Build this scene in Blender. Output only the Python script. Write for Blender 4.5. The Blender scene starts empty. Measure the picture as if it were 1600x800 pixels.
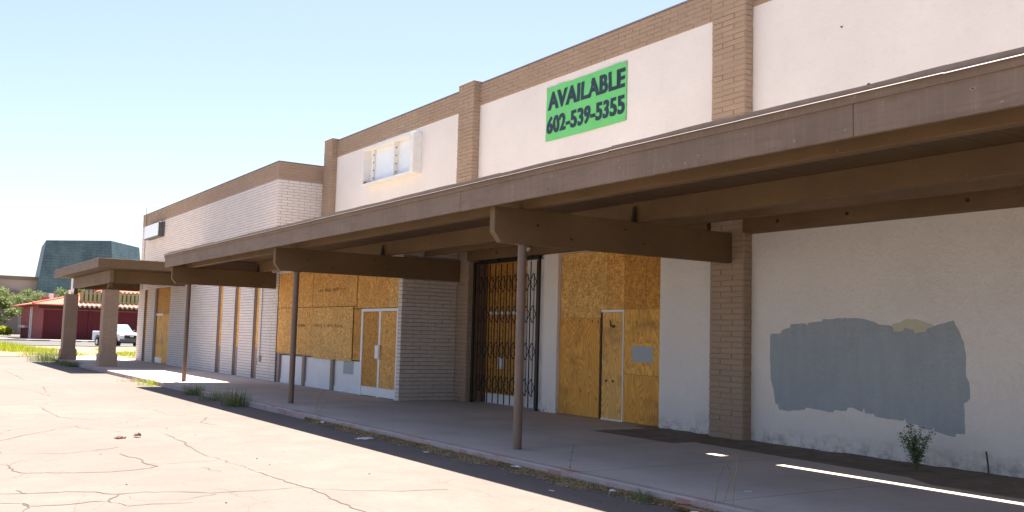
import bpy, math, random
from mathutils import Vector, Matrix
random.seed(7)
R_ = math.radians
S = bpy.context.scene
COL = S.collection

# ------------------------------------------------------------------ camera
cam_d = bpy.data.cameras.new("camera"); cam = bpy.data.objects.new("camera", cam_d); COL.objects.link(cam)
cr = Vector((0.83615546, -0.54784205, 0.02670457)); cu = Vector((-0.06887879, -0.05657672, 0.99601947)); cf = Vector((0.54415049, 0.8346665, 0.08504163))
m = Matrix((cr, cu, -cf)).transposed().to_4x4(); m.translation = Vector((0, 0, 1.68))
cam.matrix_world = m
cam_d.sensor_width = 36; cam_d.lens = 1491.9 / 1600 * 36; cam_d.clip_start = 0.1; cam_d.clip_end = 3000
S.camera = cam

# ------------------------------------------------------------------ world, sun, exposure
SUN_X, SUN_Y = 0.205, 0.28                       # horizontal shift of a shadow per metre of height
sun_dir = Vector((SUN_X, SUN_Y, 1)).normalized()
elev = math.asin(sun_dir.z); azim = math.atan2(sun_dir.x, sun_dir.y)
W = bpy.data.worlds.new("World"); S.world = W; W.use_nodes = True
nt = W.node_tree; nt.nodes.clear()
sky = nt.nodes.new('ShaderNodeTexSky'); sky.sky_type = 'NISHITA'; sky.sun_disc = False
sky.sun_elevation = elev; sky.sun_rotation = azim; sky.air_density = 1.0; sky.dust_density = 1.8; sky.ozone_density = 1.0; sky.altitude = 300
bg = nt.nodes.new('ShaderNodeBackground'); bg.inputs['Strength'].default_value = 0.060
wo = nt.nodes.new('ShaderNodeOutputWorld')
tint = nt.nodes.new('ShaderNodeMix'); tint.data_type = 'RGBA'; tint.blend_type = 'MULTIPLY'; tint.inputs[0].default_value = 1.0; tint.inputs[7].default_value = (1.0, 0.935, 0.97, 1)
nt.links.new(sky.outputs[0], tint.inputs[6]); nt.links.new(tint.outputs[2], bg.inputs[0]); nt.links.new(bg.outputs[0], wo.inputs[0])
sd = bpy.data.lights.new("sun", 'SUN'); sd.energy = 5.0; sd.angle = R_(0.53); sd.color = (1.0, 0.91, 0.80)
so = bpy.data.objects.new("sun", sd); COL.objects.link(so)
so.rotation_euler = sun_dir.to_track_quat('Z', 'Y').to_euler(); so.location = (0, 0, 60)
S.view_settings.view_transform = 'Standard'; S.view_settings.look = 'None'; S.view_settings.gamma = 1
S.view_settings.exposure = 2.02; S.view_settings.use_curve_mapping = False
S.render.engine = 'CYCLES'
S.cycles.max_bounces = 12; S.cycles.diffuse_bounces = 8

# ------------------------------------------------------------------ materials
class NT:
    def __init__(s, name):
        s.m = bpy.data.materials.new(name); s.m.use_nodes = True; s.t = s.m.node_tree; s.t.nodes.clear()
        s.out = s.n('ShaderNodeOutputMaterial'); s.b = s.n('ShaderNodeBsdfPrincipled')
        s.l(s.b.outputs[0], s.out.inputs[0])
        s.uv = s.n('ShaderNodeUVMap').outputs[0]
    def n(s, t, **k):
        x = s.t.nodes.new(t)
        for a, b in k.items(): setattr(x, a, b)
        return x
    def l(s, a, b): s.t.links.new(a, b)
    def mapv(s, scale=(1, 1, 1), loc=(0, 0, 0), rot=(0, 0, 0), src=None):
        x = s.n('ShaderNodeMapping'); x.inputs['Scale'].default_value = scale; x.inputs['Location'].default_value = loc; x.inputs['Rotation'].default_value = rot
        s.l(src or s.uv, x.inputs[0]); return x.outputs[0]
    def noise(s, scale, detail=4, rough=0.6, vec=None, dist=0.0):
        x = s.n('ShaderNodeTexNoise'); x.inputs['Scale'].default_value = scale; x.inputs['Detail'].default_value = detail
        x.inputs['Roughness'].default_value = rough; x.inputs['Distortion'].default_value = dist
        s.l(vec or s.uv, x.inputs['Vector']); return x.outputs['Fac']
    def ramp(s, fac, stops):
        x = s.n('ShaderNodeValToRGB'); e = x.color_ramp.elements
        while len(e) < len(stops): e.new(0.5)
        for i, (p, c) in enumerate(stops):
            e[i].position = p; e[i].color = (c, c, c, 1) if not isinstance(c, tuple) else (*c, 1)
        s.l(fac, x.inputs[0]); return x.outputs[0]
    def mix(s, fac, a, b, mode='MIX'):
        x = s.n('ShaderNodeMix', data_type='RGBA', blend_type=mode)
        if isinstance(fac, (int, float)): x.inputs[0].default_value = fac
        else: s.l(fac, x.inputs[0])
        for i, v in ((6, a), (7, b)):
            if isinstance(v, tuple): x.inputs[i].default_value = (*v, 1)
            else: s.l(v, x.inputs[i])
        return x.outputs[2]
    def math(s, op, a, b=0.0, c=0.0):
        x = s.n('ShaderNodeMath', operation=op)
        for i, v in enumerate((a, b, c)):
            if isinstance(v, (int, float)): x.inputs[i].default_value = v
            else: s.l(v, x.inputs[i])
        return x.outputs[0]
    def bump(s, h, strength, dist=0.01, prev=None):
        x = s.n('ShaderNodeBump'); x.inputs['Strength'].default_value = strength; x.inputs['Distance'].default_value = dist
        s.l(h, x.inputs['Height'])
        if prev is not None: s.l(prev, x.inputs['Normal'])
        return x.outputs[0]
    def fin(s, col, rough=0.85, normal=None, spec=0.3, metal=0.0):
        if isinstance(col, tuple): s.b.inputs['Base Color'].default_value = (*col, 1)
        else: s.l(col, s.b.inputs['Base Color'])
        if isinstance(rough, (int, float)): s.b.inputs['Roughness'].default_value = rough
        else: s.l(rough, s.b.inputs['Roughness'])
        s.b.inputs['Specular IOR Level'].default_value = spec; s.b.inputs['Metallic'].default_value = metal
        if normal is not None: s.l(normal, s.b.inputs['Normal'])
        return s.m

def mul(c, k): return tuple(min(1, x * k) for x in c)

def mat_stucco(name, c, bump=0.7, dirt=True, roller=0.0):
    t = NT(name)
    big = t.noise(0.55, 5, 0.6); mid = t.noise(6, 5, 0.65); st = t.noise(1.0, 5, 0.6, t.mapv((5, 0.5, 1)))
    col = t.mix(t.ramp(big, [(0.35, 0.0), (0.7, 1.0)]), mul(c, 0.95), mul(c, 1.04))
    col = t.mix(t.ramp(mid, [(0.55, 0.0), (0.8, 0.35)]), col, mul(c, 0.8))
    col = t.mix(t.ramp(st, [(0.6, 0.0), (0.85, 0.22)]), col, mul((c[0], c[1] * 0.95, c[2] * 0.9), 0.72))
    if roller:
        col = t.mix(t.ramp(t.noise(1.4, 4, 0.6, t.mapv((4.5, 0.7, 1))), [(0.35, 0.0), (0.65, roller)]), col, mul(c, 0.84)); col = t.mix(t.ramp(t.noise(2.6, 6, 0.75), [(0.62, 0.0), (0.7, roller)]), col, mul(c, 1.18))
    if dirt:      # splash dirt and peeled paint along the foot of the wall
        sx = t.n('ShaderNodeSeparateXYZ'); t.l(t.uv, sx.inputs[0]); z = sx.outputs[1]
        low = t.ramp(z, [(0.0, 1.0), (0.30, 0.0)]); nn = t.noise(5, 6, 0.75)
        f = t.math('MULTIPLY', low, t.ramp(nn, [(0.45, 0.0), (0.62, 1.0)]))
        col = t.mix(t.math('MULTIPLY', f, 0.65), col, (0.23, 0.19, 0.15))
        tan = t.noise(0.9, 3, 0.6, t.mapv((1, 1.6, 1), (3.1, 1.7, 0)))
        lo2 = t.ramp(z, [(0.0, 0.2), (0.25, 1.0), (0.55, 0.0)])
        f2 = t.math('MULTIPLY', lo2, t.ramp(tan, [(0.56, 0.0), (0.7, 1.0)]))
        col = t.mix(t.math('MULTIPLY', f2, 0.5), col, (0.45, 0.33, 0.20))
    v = t.n('ShaderNodeTexVoronoi', feature='F1'); v.inputs['Scale'].default_value = 16; v.inputs['Randomness'].default_value = 1.0
    wv = t.n('ShaderNodeMix', data_type='VECTOR'); wv.inputs[0].default_value = 0.12
    nz = t.n('ShaderNodeTexNoise'); nz.inputs['Scale'].default_value = 4; t.l(t.uv, nz.inputs['Vector'])
    t.l(t.uv, wv.inputs[4]); t.l(nz.outputs['Color'], wv.inputs[5]); t.l(wv.outputs[1], v.inputs['Vector'])
    nb = t.bump(t.noise(7, 6, 0.75, dist=2.2), bump, 0.035)
    nb = t.bump(v.outputs['Distance'], bump * 0.5, 0.008, nb)
    return t.fin(col, 0.9, nb, 0.2)

def mat_block(name, c, var=0.12):
    t = NT(name)
    n1 = t.noise(1.2, 5, 0.6); n2 = t.noise(26, 4, 0.7)
    at = t.n('ShaderNodeAttribute', attribute_name='tone')
    col = t.mix(t.ramp(n1, [(0.3, 0.0), (0.75, 1.0)]), mul(c, 1 - var), mul(c, 1 + var * 0.6))
    col = t.mix(t.ramp(n2, [(0.55, 0.0), (0.85, 0.5)]), col, mul(c, 0.72))
    col = t.mix(t.math('MULTIPLY', at.outputs['Fac'], 0.35), col, mul(c, 0.80))
    nb = t.bump(t.noise(14, 6, 0.7), 0.7, 0.012)
    return t.fin(col, 0.92, nb, 0.2)

def mat_wood_paint(name, c, stretch=(0.7, 14, 1), wear=0.5):
    t = NT(name)
    g = t.noise(3.0, 6, 0.7, t.mapv(stretch)); big = t.noise(0.9, 4, 0.6); sp = t.noise(11, 3, 0.6, t.mapv((1.0, 0.45, 1)))
    col = t.mix(t.ramp(big, [(0.3, 0.0), (0.75, 1.0)]), mul(c, 0.82), mul(c, 1.1))
    col = t.mix(t.ramp(g, [(0.5, 0.0), (0.75, 0.5)]), col, mul(c, 0.62))
    col = t.mix(t.math('MULTIPLY', t.ramp(sp, [(0.67, 0.0), (0.74, 1.0)]), wear * 0.5), col, mul((c[0] + 0.05, c[1] + 0.05, c[2] + 0.05), 1.7))
    v = t.n('ShaderNodeTexVoronoi', feature='F1'); v.inputs['Scale'].default_value = 1.3; t.l(t.mapv((1, 2.2, 1)), v.inputs['Vector'])
    kn = t.ramp(v.outputs['Distance'], [(0.028, 1.0), (0.05, 0.0)])
    col = t.mix(t.math('MULTIPLY', kn, 0.7), col, mul(c, 0.35))
    if wear > 0.8:
        run = t.noise(2.0, 5, 0.65, t.mapv((9, 0.5, 1), (2, 5, 0)))
        col = t.mix(t.math('MULTIPLY', t.ramp(run, [(0.5, 0.0), (0.72, 1.0)]), 0.18), col, mul((c[0] + .03, c[1] + .03, c[2] + .03), 1.6))
        col = t.mix(t.ramp(t.noise(1.7, 5, 0.7, t.mapv((0.5, 2.2, 1), (7, 1, 0))), [(0.52, 0.0), (0.72, 0.6)]), col, mul(c, 0.6))
        v3 = t.n('ShaderNodeTexVoronoi', feature='F1'); v3.inputs['Scale'].default_value = 3.4; t.l(t.mapv((1, 1.6, 1), (4, 4, 0)), v3.inputs['Vector'])
        col = t.mix(t.ramp(v3.outputs['Distance'], [(0.03, 0.9), (0.045, 0.0)]), col, mul(c, 0.3)); col = t.mix(t.ramp(v3.outputs['Distance'], [(0.05, 0.0), (0.06, 0.45), (0.085, 0.45), (0.10, 0.0)]), col, mul(c, 1.8))
    nb = t.bump(g, 0.4, 0.006)
    nb = t.bump(kn, 0.4, 0.01, nb)
    return t.fin(col, 0.75, nb, 0.25)

def mat_osb(name, c=(0.68, 0.345, 0.085)):
    t = NT(name)
    v = t.n('ShaderNodeTexVoronoi', feature='F1'); v.inputs['Scale'].default_value = 30; t.l(t.mapv((1, 0.45, 1), rot=(0, 0, 0.4)), v.inputs['Vector'])
    v2 = t.n('ShaderNodeTexVoronoi', feature='F1'); v2.inputs['Scale'].default_value = 38; t.l(t.mapv((0.4, 1, 1), rot=(0, 0, -0.6)), v2.inputs['Vector'])
    a = t.n('ShaderNodeSeparateColor'); t.l(v.outputs['Color'], a.inputs[0]); b = t.n('ShaderNodeSeparateColor'); t.l(v2.outputs['Color'], b.inputs[0])
    f = t.math('MULTIPLY_ADD', a.outputs[0], 0.5, t.math('MULTIPLY', b.outputs[0], 0.5))
    col = t.mix(t.ramp(f, [(0.15, 0.0), (0.85, 1.0)]), mul(c, 0.68), mul((c[0] * 1.05, c[1] * 1.1, c[2] * 1.2), 1.35))
    col = t.mix(t.ramp(t.noise(1.1, 4, 0.6), [(0.4, 0.0), (0.75, 0.5)]), col, mul(c, 0.72))
    col = t.mix(t.ramp(t.noise(1.6, 4, 0.6, t.mapv((4, 0.6, 1), (5, 2, 0))), [(0.55, 0.0), (0.75, 0.35)]), col, mul((c[0] * 0.8, c[1] * 0.8, c[2]), 0.6))
    nb = t.bump(f, 0.5, 0.003)
    return t.fin(col, 0.7, nb, 0.3)

def mat_ply(name, c=(0.74, 0.36, 0.065), off=(0, 0, 0)):
    t = NT(name)
    vec = t.mapv((1.1, 0.28, 1), off)
    nz = t.n('ShaderNodeTexNoise'); nz.inputs['Scale'].default_value = 1.5; nz.inputs['Detail'].default_value = 2.5; t.l(vec, nz.inputs['Vector'])
    rings = t.math('FRACT', t.math('MULTIPLY', nz.outputs['Fac'], 26.0))
    rr = t.ramp(rings, [(0.0, 0.0), (0.6, 0.55), (0.9, 1.0), (1.0, 0.1)])
    fine = t.noise(40, 4, 0.7, t.mapv((1.2, 0.08, 1)))
    col = t.mix(t.math('MULTIPLY', rr, 0.75), mul(c, 1.2), mul((c[0], c[1] * 0.82, c[2] * 0.6), 0.55))
    col = t.mix(t.ramp(fine, [(0.45, 0.0), (0.8, 0.4)]), col, mul(c, 0.7))
    col = t.mix(t.ramp(t.noise(1.3, 5, 0.65, t.mapv((1, 1, 1), off)), [(0.5, 0.0), (0.68, 0.7)]), col, mul(c, 0.42))
    v = t.n('ShaderNodeTexVoronoi', feature='F1'); v.inputs['Scale'].default_value = 2.6; t.l(t.mapv((1.4, 0.8, 1), off), v.inputs['Vector'])
    col = t.mix(t.ramp(v.outputs['Distance'], [(0.05, 0.85), (0.10, 0.0)]), col, (0.05, 0.025, 0.012))
    nb = t.bump(rr, 0.25, 0.002)
    return t.fin(col, 0.6, nb, 0.3)

def mat_plain(name, c, rough=0.6, var=0.12, scale=6, bump=0.15, metal=0.0, spec=0.4):
    t = NT(name)
    n = t.noise(scale, 5, 0.65)
    col = t.mix(t.ramp(n, [(0.3, 0.0), (0.75, 1.0)]), mul(c, 1 - var), mul(c, 1 + var * 0.5))
    col = t.mix(t.ramp(t.noise(scale * 0.3, 4, 0.7, t.mapv((2.5, 0.6, 1))), [(0.55, 0.0), (0.8, min(1, var * 2.5))]), col, mul(c, 0.6))
    nb = t.bump(n, bump, 0.004)
    return t.fin(col, rough, nb, spec, metal)

def mat_asphalt():
    t = NT("weathered_asphalt")
    def crack(scale, loc, dist, width, fade_scale, lo, hi):
        nz = t.n('ShaderNodeTexNoise'); nz.inputs['Scale'].default_value = 1.1; nz.inputs['Detail'].default_value = 6; nz.inputs['Roughness'].default_value = 0.5
        t.l(t.uv, nz.inputs['Vector'])
        sub = t.n('ShaderNodeVectorMath', operation='SUBTRACT'); t.l(nz.outputs['Color'], sub.inputs[0]); sub.inputs[1].default_value = (0.5, 0.5, 0.5)
        sc = t.n('ShaderNodeVectorMath', operation='SCALE'); t.l(sub.outputs[0], sc.inputs[0]); sc.inputs['Scale'].default_value = dist
        ad = t.n('ShaderNodeVectorMath', operation='ADD'); t.l(t.mapv((1, 1, 1), loc), ad.inputs[0]); t.l(sc.outputs[0], ad.inputs[1])
        v = t.n('ShaderNodeTexVoronoi', feature='DISTANCE_TO_EDGE'); v.inputs['Scale'].default_value = scale; t.l(ad.outputs[0], v.inputs['Vector'])
        line = t.ramp(v.outputs['Distance'], [(0.0, 1.0), (width, 0.0)])
        return t.math('MULTIPLY', line, t.ramp(t.noise(fade_scale, 3, 0.5, t.mapv((1, 1, 1), loc)), [(lo, 0.0), (hi, 1.0)]))
    c1 = crack(0.30, (3.3, 1.2, 0), 0.5, 0.0028, 0.35, 0.30, 0.40)
    c2 = crack(0.62, (7.1, 9.2, 0), 0.45, 0.0042, 0.25, 0.40, 0.54)
    cr_ = t.math('MULTIPLY', c2, 0.45)
    agg = t.noise(90, 3, 0.7); spk = t.noise(35, 4, 0.8); big = t.noise(0.25, 5, 0.6); mid = t.noise(1.7, 5, 0.6)
    base = (0.180, 0.159, 0.142)
    col = t.mix(t.ramp(big, [(0.35, 0.0), (0.65, 1.0)]), mul(base, 0.88), mul(base, 1.10))
    col = t.mix(t.ramp(mid, [(0.4, 0.0), (0.7, 0.7)]), col, mul(base, 0.82))
    col = t.mix(t.ramp(t.noise(12, 5, 0.8), [(0.45, 0.0), (0.75, 0.6)]), col, mul(base, 0.72))
    col = t.mix(t.ramp(agg, [(0.35, 0.5), (0.6, 0.0)]), col, mul(base, 0.60))
    col = t.mix(t.ramp(spk, [(0.66, 0.0), (0.74, 0.6)]), col, (0.33, 0.30, 0.26))
    # old paint ghosts / stains
    st = t.noise(0.8, 4, 0.5, t.mapv((1, 1, 1), (11, 4, 0)))
    col = t.mix(t.ramp(st, [(0.60, 0.0), (0.78, 0.45)]), col, (0.13, 0.115, 0.10))
    col = t.mix(t.math('MULTIPLY', cr_, 0.7), col, (0.055, 0.042, 0.033))
    nb = t.bump(agg, 0.5, 0.006); nb = t.bump(big, 0.3, 0.05, nb)
    inv = t.math('SUBTRACT', 1.0, cr_); nb = t.bump(inv, 0.5, 0.012, nb)
    return t.fin(col, 0.95, nb, 0.15)

def mat_concrete(name, c, joints=True, red=False):
    t = NT(name)
    big = t.noise(0.7, 5, 0.6); fine = t.noise(40, 4, 0.7); st = t.noise(2.2, 5, 0.7)
    col = t.mix(t.ramp(big, [(0.35, 0.0), (0.7, 1.0)]), mul(c, 0.86), mul(c, 1.08))
    col = t.mix(t.ramp(st, [(0.55, 0.0), (0.8, 0.5)]), col, mul(c, 0.68))
    col = t.mix(t.ramp(fine, [(0.6, 0.0), (0.8, 0.3)]), col, mul(c, 0.7))
    v = t.n('ShaderNodeTexVoronoi', feature='F1'); v.inputs['Scale'].default_value = 2.3; t.l(t.uv, v.inputs['Vector'])
    col = t.mix(t.ramp(v.outputs['Distance'], [(0.035, 0.55), (0.05, 0.0)]), col, mul(c, 0.4))
    nb = t.bump(fine, 0.3, 0.004)
    if red:
        f = t.ramp(t.noise(1.1, 6, 0.7), [(0.5, 0.0), (0.58, 0.75)])
        col = t.mix(f, col, (0.36, 0.17, 0.14))
        f = t.ramp(t.noise(6, 6, 0.75), [(0.52, 0.0), (0.6, 0.55)])
        col = t.mix(f, col, (0.42, 0.38, 0.36))
    if joints:
        sx = t.n('ShaderNodeSeparateXYZ'); t.l(t.uv, sx.inputs[0])
        def jl(o, per, off):
            fr = t.math('FRACT', t.math('MULTIPLY', t.math('ADD', o, off), 1 / per))
            d = t.math('ABSOLUTE', t.math('SUBTRACT', fr, 0.5))
            return t.ramp(t.math('MULTIPLY', d, per), [(0.006, 1.0), (0.013, 0.0)])
        j = t.math('MAXIMUM', jl(sx.outputs[1], 2.41, 1.0), t.math('MULTIPLY', jl(sx.outputs[0], 3.9, -1.6), 0.35))
        col = t.mix(t.math('MULTIPLY', j, 0.75), col, mul(c, 0.3))
        nb = t.bump(t.math('SUBTRACT', 1.0, j), 0.6, 0.01, nb)
    return t.fin(col, 0.85, nb, 0.25)

def mat_dirt(name, c):
    t = NT(name)
    n = t.noise(3, 7, 0.7); f = t.noise(45, 5, 0.75)
    col = t.mix(t.ramp(n, [(0.35, 0.0), (0.7, 1.0)]), mul(c, 0.7), mul(c, 1.25))
    col = t.mix(t.ramp(f, [(0.55, 0.0), (0.72, 0.8)]), col, mul(c, 1.9))
    col = t.mix(t.ramp(f, [(0.3, 0.7), (0.42, 0.0)]), col, mul(c, 0.4))
    nb = t.bump(f, 0.9, 0.02); nb = t.bump(n, 0.6, 0.06, nb)
    return t.fin(col, 0.95, nb, 0.1)

def mat_leaf(name, c, trans=0.35):
    t = NT(name)
    at = t.n('ShaderNodeAttribute', attribute_name='tone')
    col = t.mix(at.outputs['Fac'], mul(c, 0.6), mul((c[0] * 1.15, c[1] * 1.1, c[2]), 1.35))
    t.fin(col, 0.7, None, 0.25)
    tr = t.n('ShaderNodeBsdfTranslucent'); t.l(col, tr.inputs[0]); mx = t.n('ShaderNodeMixShader'); mx.inputs[0].default_value = trans
    t.l(t.b.outputs[0], mx.inputs[1]); t.l(tr.outputs[0], mx.inputs[2]); t.l(mx.outputs[0], t.out.inputs[0])
    return t.m

def mat_tile():
    t = NT("coral_roof_tile")
    w = t.n('ShaderNodeTexWave', wave_type='BANDS', bands_direction='X'); w.inputs['Scale'].default_value = 1.1; w.inputs['Distortion'].default_value = 0.3
    t.l(t.uv, w.inputs['Vector'])
    w2 = t.n('ShaderNodeTexWave', wave_type='BANDS', bands_direction='Y', wave_profile='SAW'); w2.inputs['Scale'].default_value = 0.8; t.l(t.uv, w2.inputs['Vector'])
    n = t.noise(3, 4, 0.6)
    col = t.mix(n, (0.50, 0.10, 0.07), (0.62, 0.17, 0.12))
    col = t.mix(t.math('MULTIPLY', w.outputs['Fac'], 0.3), col, (0.70, 0.30, 0.22))
    nb = t.bump(w.outputs['Fac'], 0.8, 0.08); nb = t.bump(w2.outputs['Fac'], 0.5, 0.05, nb)
    return t.fin(col, 0.8, nb, 0.2)

def mat_patina():
    t = NT("patina_copper_shingle")
    br = t.n('ShaderNodeTexBrick'); br.inputs['Scale'].default_value = 1.0; br.inputs['Brick Width'].default_value = 1.6; br.inputs['Row Height'].default_value = 0.55
    br.inputs['Mortar Size'].default_value = 0.06; br.inputs['Color1'].default_value = (0.075, 0.135, 0.15, 1); br.inputs['Color2'].default_value = (0.055, 0.10, 0.12, 1); br.inputs['Mortar'].default_value = (0.04, 0.06, 0.07, 1)
    t.l(t.uv, br.inputs['Vector'])
    n = t.noise(0.3, 6, 0.7, t.mapv((1.6, 0.6, 1)))
    col = t.mix(t.ramp(n, [(0.4, 0.0), (0.7, 0.75)]), br.outputs['Color'], (0.11, 0.20, 0.20))
    return t.fin(col, 0.55, None, 0.4, 0.0)

def mat_glass(name, c=(0.10, 0.14, 0.16)):
    t = NT(name); return t.fin(t.mix(t.noise(2), mul(c, 0.8), mul(c, 1.2)), 0.08, None, 0.8)

M = dict(
    stucco=mat_stucco("white_stucco", (0.84, 0.785, 0.73)),
    stucco_up=mat_stucco("white_upper_stucco", (0.80, 0.75, 0.705), 0.3, False),
    smooth=mat_stucco("smooth_white_render", (0.80, 0.74, 0.70), 0.12),
    patch=mat_stucco("blue_grey_overpaint", (0.42, 0.465, 0.49), 0.8, False, 0.5),
    primer=mat_stucco("yellowish_overpaint", (0.60, 0.57, 0.42), 0.45, False),
    tan=mat_block("tan_painted_block", (0.40, 0.295, 0.215)),
    white=mat_block("white_painted_block", (0.74, 0.675, 0.64), 0.05),
    taupe=mat_block("taupe_toned_block", (0.60, 0.52, 0.465), 0.15),  # side wall blocks, coloured darker and browner than the white ones
    mortar=mat_plain("painted_mortar", (0.25, 0.18, 0.13), 0.95, 0.15, 9), wmortar=mat_plain("white_painted_mortar", (0.25, 0.22, 0.21), 0.95, 0.12, 9),
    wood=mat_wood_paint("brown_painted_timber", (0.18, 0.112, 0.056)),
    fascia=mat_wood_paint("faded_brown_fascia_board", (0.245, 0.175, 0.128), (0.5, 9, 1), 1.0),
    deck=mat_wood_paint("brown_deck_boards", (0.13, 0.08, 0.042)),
    flash=mat_plain("brown_metal_flashing", (0.24, 0.19, 0.165), 0.5, 0.25, 5, 0.4, 0.0, 0.5),
    roof=mat_dirt("pale_roof_gravel", (0.42, 0.36, 0.29)),
    post=mat_plain("brown_steel_post", (0.20, 0.135, 0.10), 0.5, 0.2, 5, 0.3),
    osb=mat_osb("strand_board"), osb2=mat_osb("darker_strand_board", (0.54, 0.25, 0.045)), osb3=mat_osb("pale_strand_board", (0.72, 0.395, 0.11)),
    ply=mat_ply("plywood"), ply2=mat_ply("knotty_plywood", (0.80, 0.42, 0.085), (3.3, 7.7, 0)), ply3=mat_ply("pale_plywood", (0.80, 0.46, 0.13), (8.3, 1.7, 0)),
    white_al=mat_plain("white_painted_metal", (0.82, 0.82, 0.82), 0.45, 0.08, 4), kick=mat_plain("white_kick_panel", (0.78, 0.78, 0.80), 0.6, 0.08, 2),
    greypaint=mat_plain("grey_paint", (0.40, 0.43, 0.45), 0.7, 0.06, 4),
    mull=mat_plain("grey_brown_infill", (0.33, 0.25, 0.21), 0.8, 0.12, 5),
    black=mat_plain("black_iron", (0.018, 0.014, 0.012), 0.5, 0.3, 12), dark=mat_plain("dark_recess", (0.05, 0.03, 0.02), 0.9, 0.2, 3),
    asphalt=mat_asphalt(), concrete=mat_concrete("walkway_concrete", (0.52, 0.455, 0.39)), curb=mat_concrete("worn_curb_concrete", (0.40, 0.345, 0.32), False, True),
    crackm=mat_plain("crack_grit", (0.095, 0.072, 0.055), 0.95, 0.3, 9),
    dirt=mat_dirt("bare_dirt", (0.25, 0.20, 0.155)), verge=mat_dirt("dry_verge_soil", (0.26, 0.20, 0.14)), street=mat_concrete("street_asphalt", (0.10, 0.10, 0.10), False), pave=mat_concrete("pavement_concrete", (0.26, 0.235, 0.21), False),
    green=mat_plain("green_vinyl", (0.15, 0.60, 0.165), 0.4, 0.08, 1.5, 0.5), navy=mat_plain("dark_blue_print", (0.018, 0.035, 0.055), 0.5, 0.1, 5),
    signwhite=mat_plain("white_sign_metal", (0.82, 0.81, 0.78), 0.5, 0.1, 3), acryl=mat_plain("pale_acrylic", (0.80, 0.85, 0.89), 0.25, 0.05, 2), signdark=mat_plain("grey_sign_side", (0.10, 0.10, 0.10), 0.5, 0.2, 5),
    bolt=mat_plain("rusty_bolt", (0.05, 0.03, 0.02), 0.7, 0.3, 20), pipe=mat_plain("grey_conduit", (0.42, 0.39, 0.37), 0.5, 0.1, 5), bellm=mat_plain("tarnished_bell_metal", (0.38, 0.33, 0.25), 0.35, 0.2, 7, 0.2, 0.6),
    redwall=mat_plain("dark_red_render", (0.105, 0.012, 0.017), 0.8, 0.15, 0.8), redlight=mat_plain("weathered_red_paint", (0.30, 0.07, 0.065), 0.8, 0.3, 0.9), redbright=mat_plain("bright_red_paint", (0.42, 0.035, 0.035), 0.7, 0.1, 2),
    tile=mat_tile(), patina=mat_patina(), tanwall=mat_plain("beige_render_wall", (0.36, 0.31, 0.255), 0.9, 0.06, 0.3), tandark=mat_plain("brown_render_wall", (0.18, 0.15, 0.125), 0.9, 0.06, 0.3),
    picket=mat_plain("olive_picket_boards", (0.34, 0.33, 0.16), 0.8, 0.2, 2),
    picketd=mat_plain("dark_olive_boards", (0.12, 0.13, 0.05), 0.9, 0.2, 2),
    truck=mat_plain("white_car_paint", (0.78, 0.79, 0.81), 0.18, 0.02, 2, 0.0, 0.0, 0.6), glass=mat_glass("tinted_windscreen", (0.16, 0.27, 0.31)), tyre=mat_plain("black_rubber", (0.02, 0.02, 0.02), 0.8, 0.1, 9), chrome=mat_plain("bright_chrome", (0.7, 0.7, 0.7), 0.15, 0.05, 4, 0.0, 1.0), lamp=mat_glass("headlight_glass", (0.6, 0.62, 0.64)),
    leaf=mat_leaf("tree_leaves", (0.15, 0.20, 0.075)), leaf2=mat_leaf("dark_tree_leaves", (0.05, 0.11, 0.03)), grass=mat_leaf("green_grass_blades", (0.15, 0.20, 0.07)), ygrass=mat_leaf("yellow_green_grass_blades", (0.30, 0.36, 0.035)), dry=mat_leaf("dry_straw_stalks", (0.36, 0.26, 0.13), 0.2), litter=mat_leaf("dry_leaf_litter", (0.42, 0.33, 0.19), 0.2), sap=mat_leaf("seedling_leaves", (0.15, 0.22, 0.10), 0.3),
    driftm=mat_dirt("litter_mulch", (0.27, 0.22, 0.145)),
    bark=mat_plain("brown_bark", (0.12, 0.085, 0.06), 0.9, 0.3, 9, 0.6), paper=mat_plain("crumpled_paper", (0.66, 0.68, 0.72), 0.8, 0.08, 9, 0.5), card=mat_plain("brown_cardboard", (0.30, 0.16, 0.08), 0.8, 0.2, 6), brleaf=mat_plain("dark_dry_leaf", (0.10, 0.045, 0.025), 0.8, 0.3, 20),
    rust=mat_plain("rusty_steel", (0.13, 0.075, 0.05), 0.85, 0.3, 12),
)

# ------------------------------------------------------------------ mesh helpers
ORG = {}
def link(o, org, parent=None):
    COL.objects.link(o); ORG[o.name] = Vector(org)
    if parent is not None:
        o.parent = parent; o.location = Vector(org) - ORG[parent.name]
    else: o.location = org
    return o
def tag(o, label=None, cat=None, group=None, kind=None):
    if label: o['label'] = label
    if cat: o['category'] = cat
    if group: o['group'] = group
    if kind: o['kind'] = kind
    return o
def empty(name, loc, label, cat, group=None):
    o = bpy.data.objects.new(name, None); link(o, loc); o.empty_display_size = 0.3
    return tag(o, label, cat, group)

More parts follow.
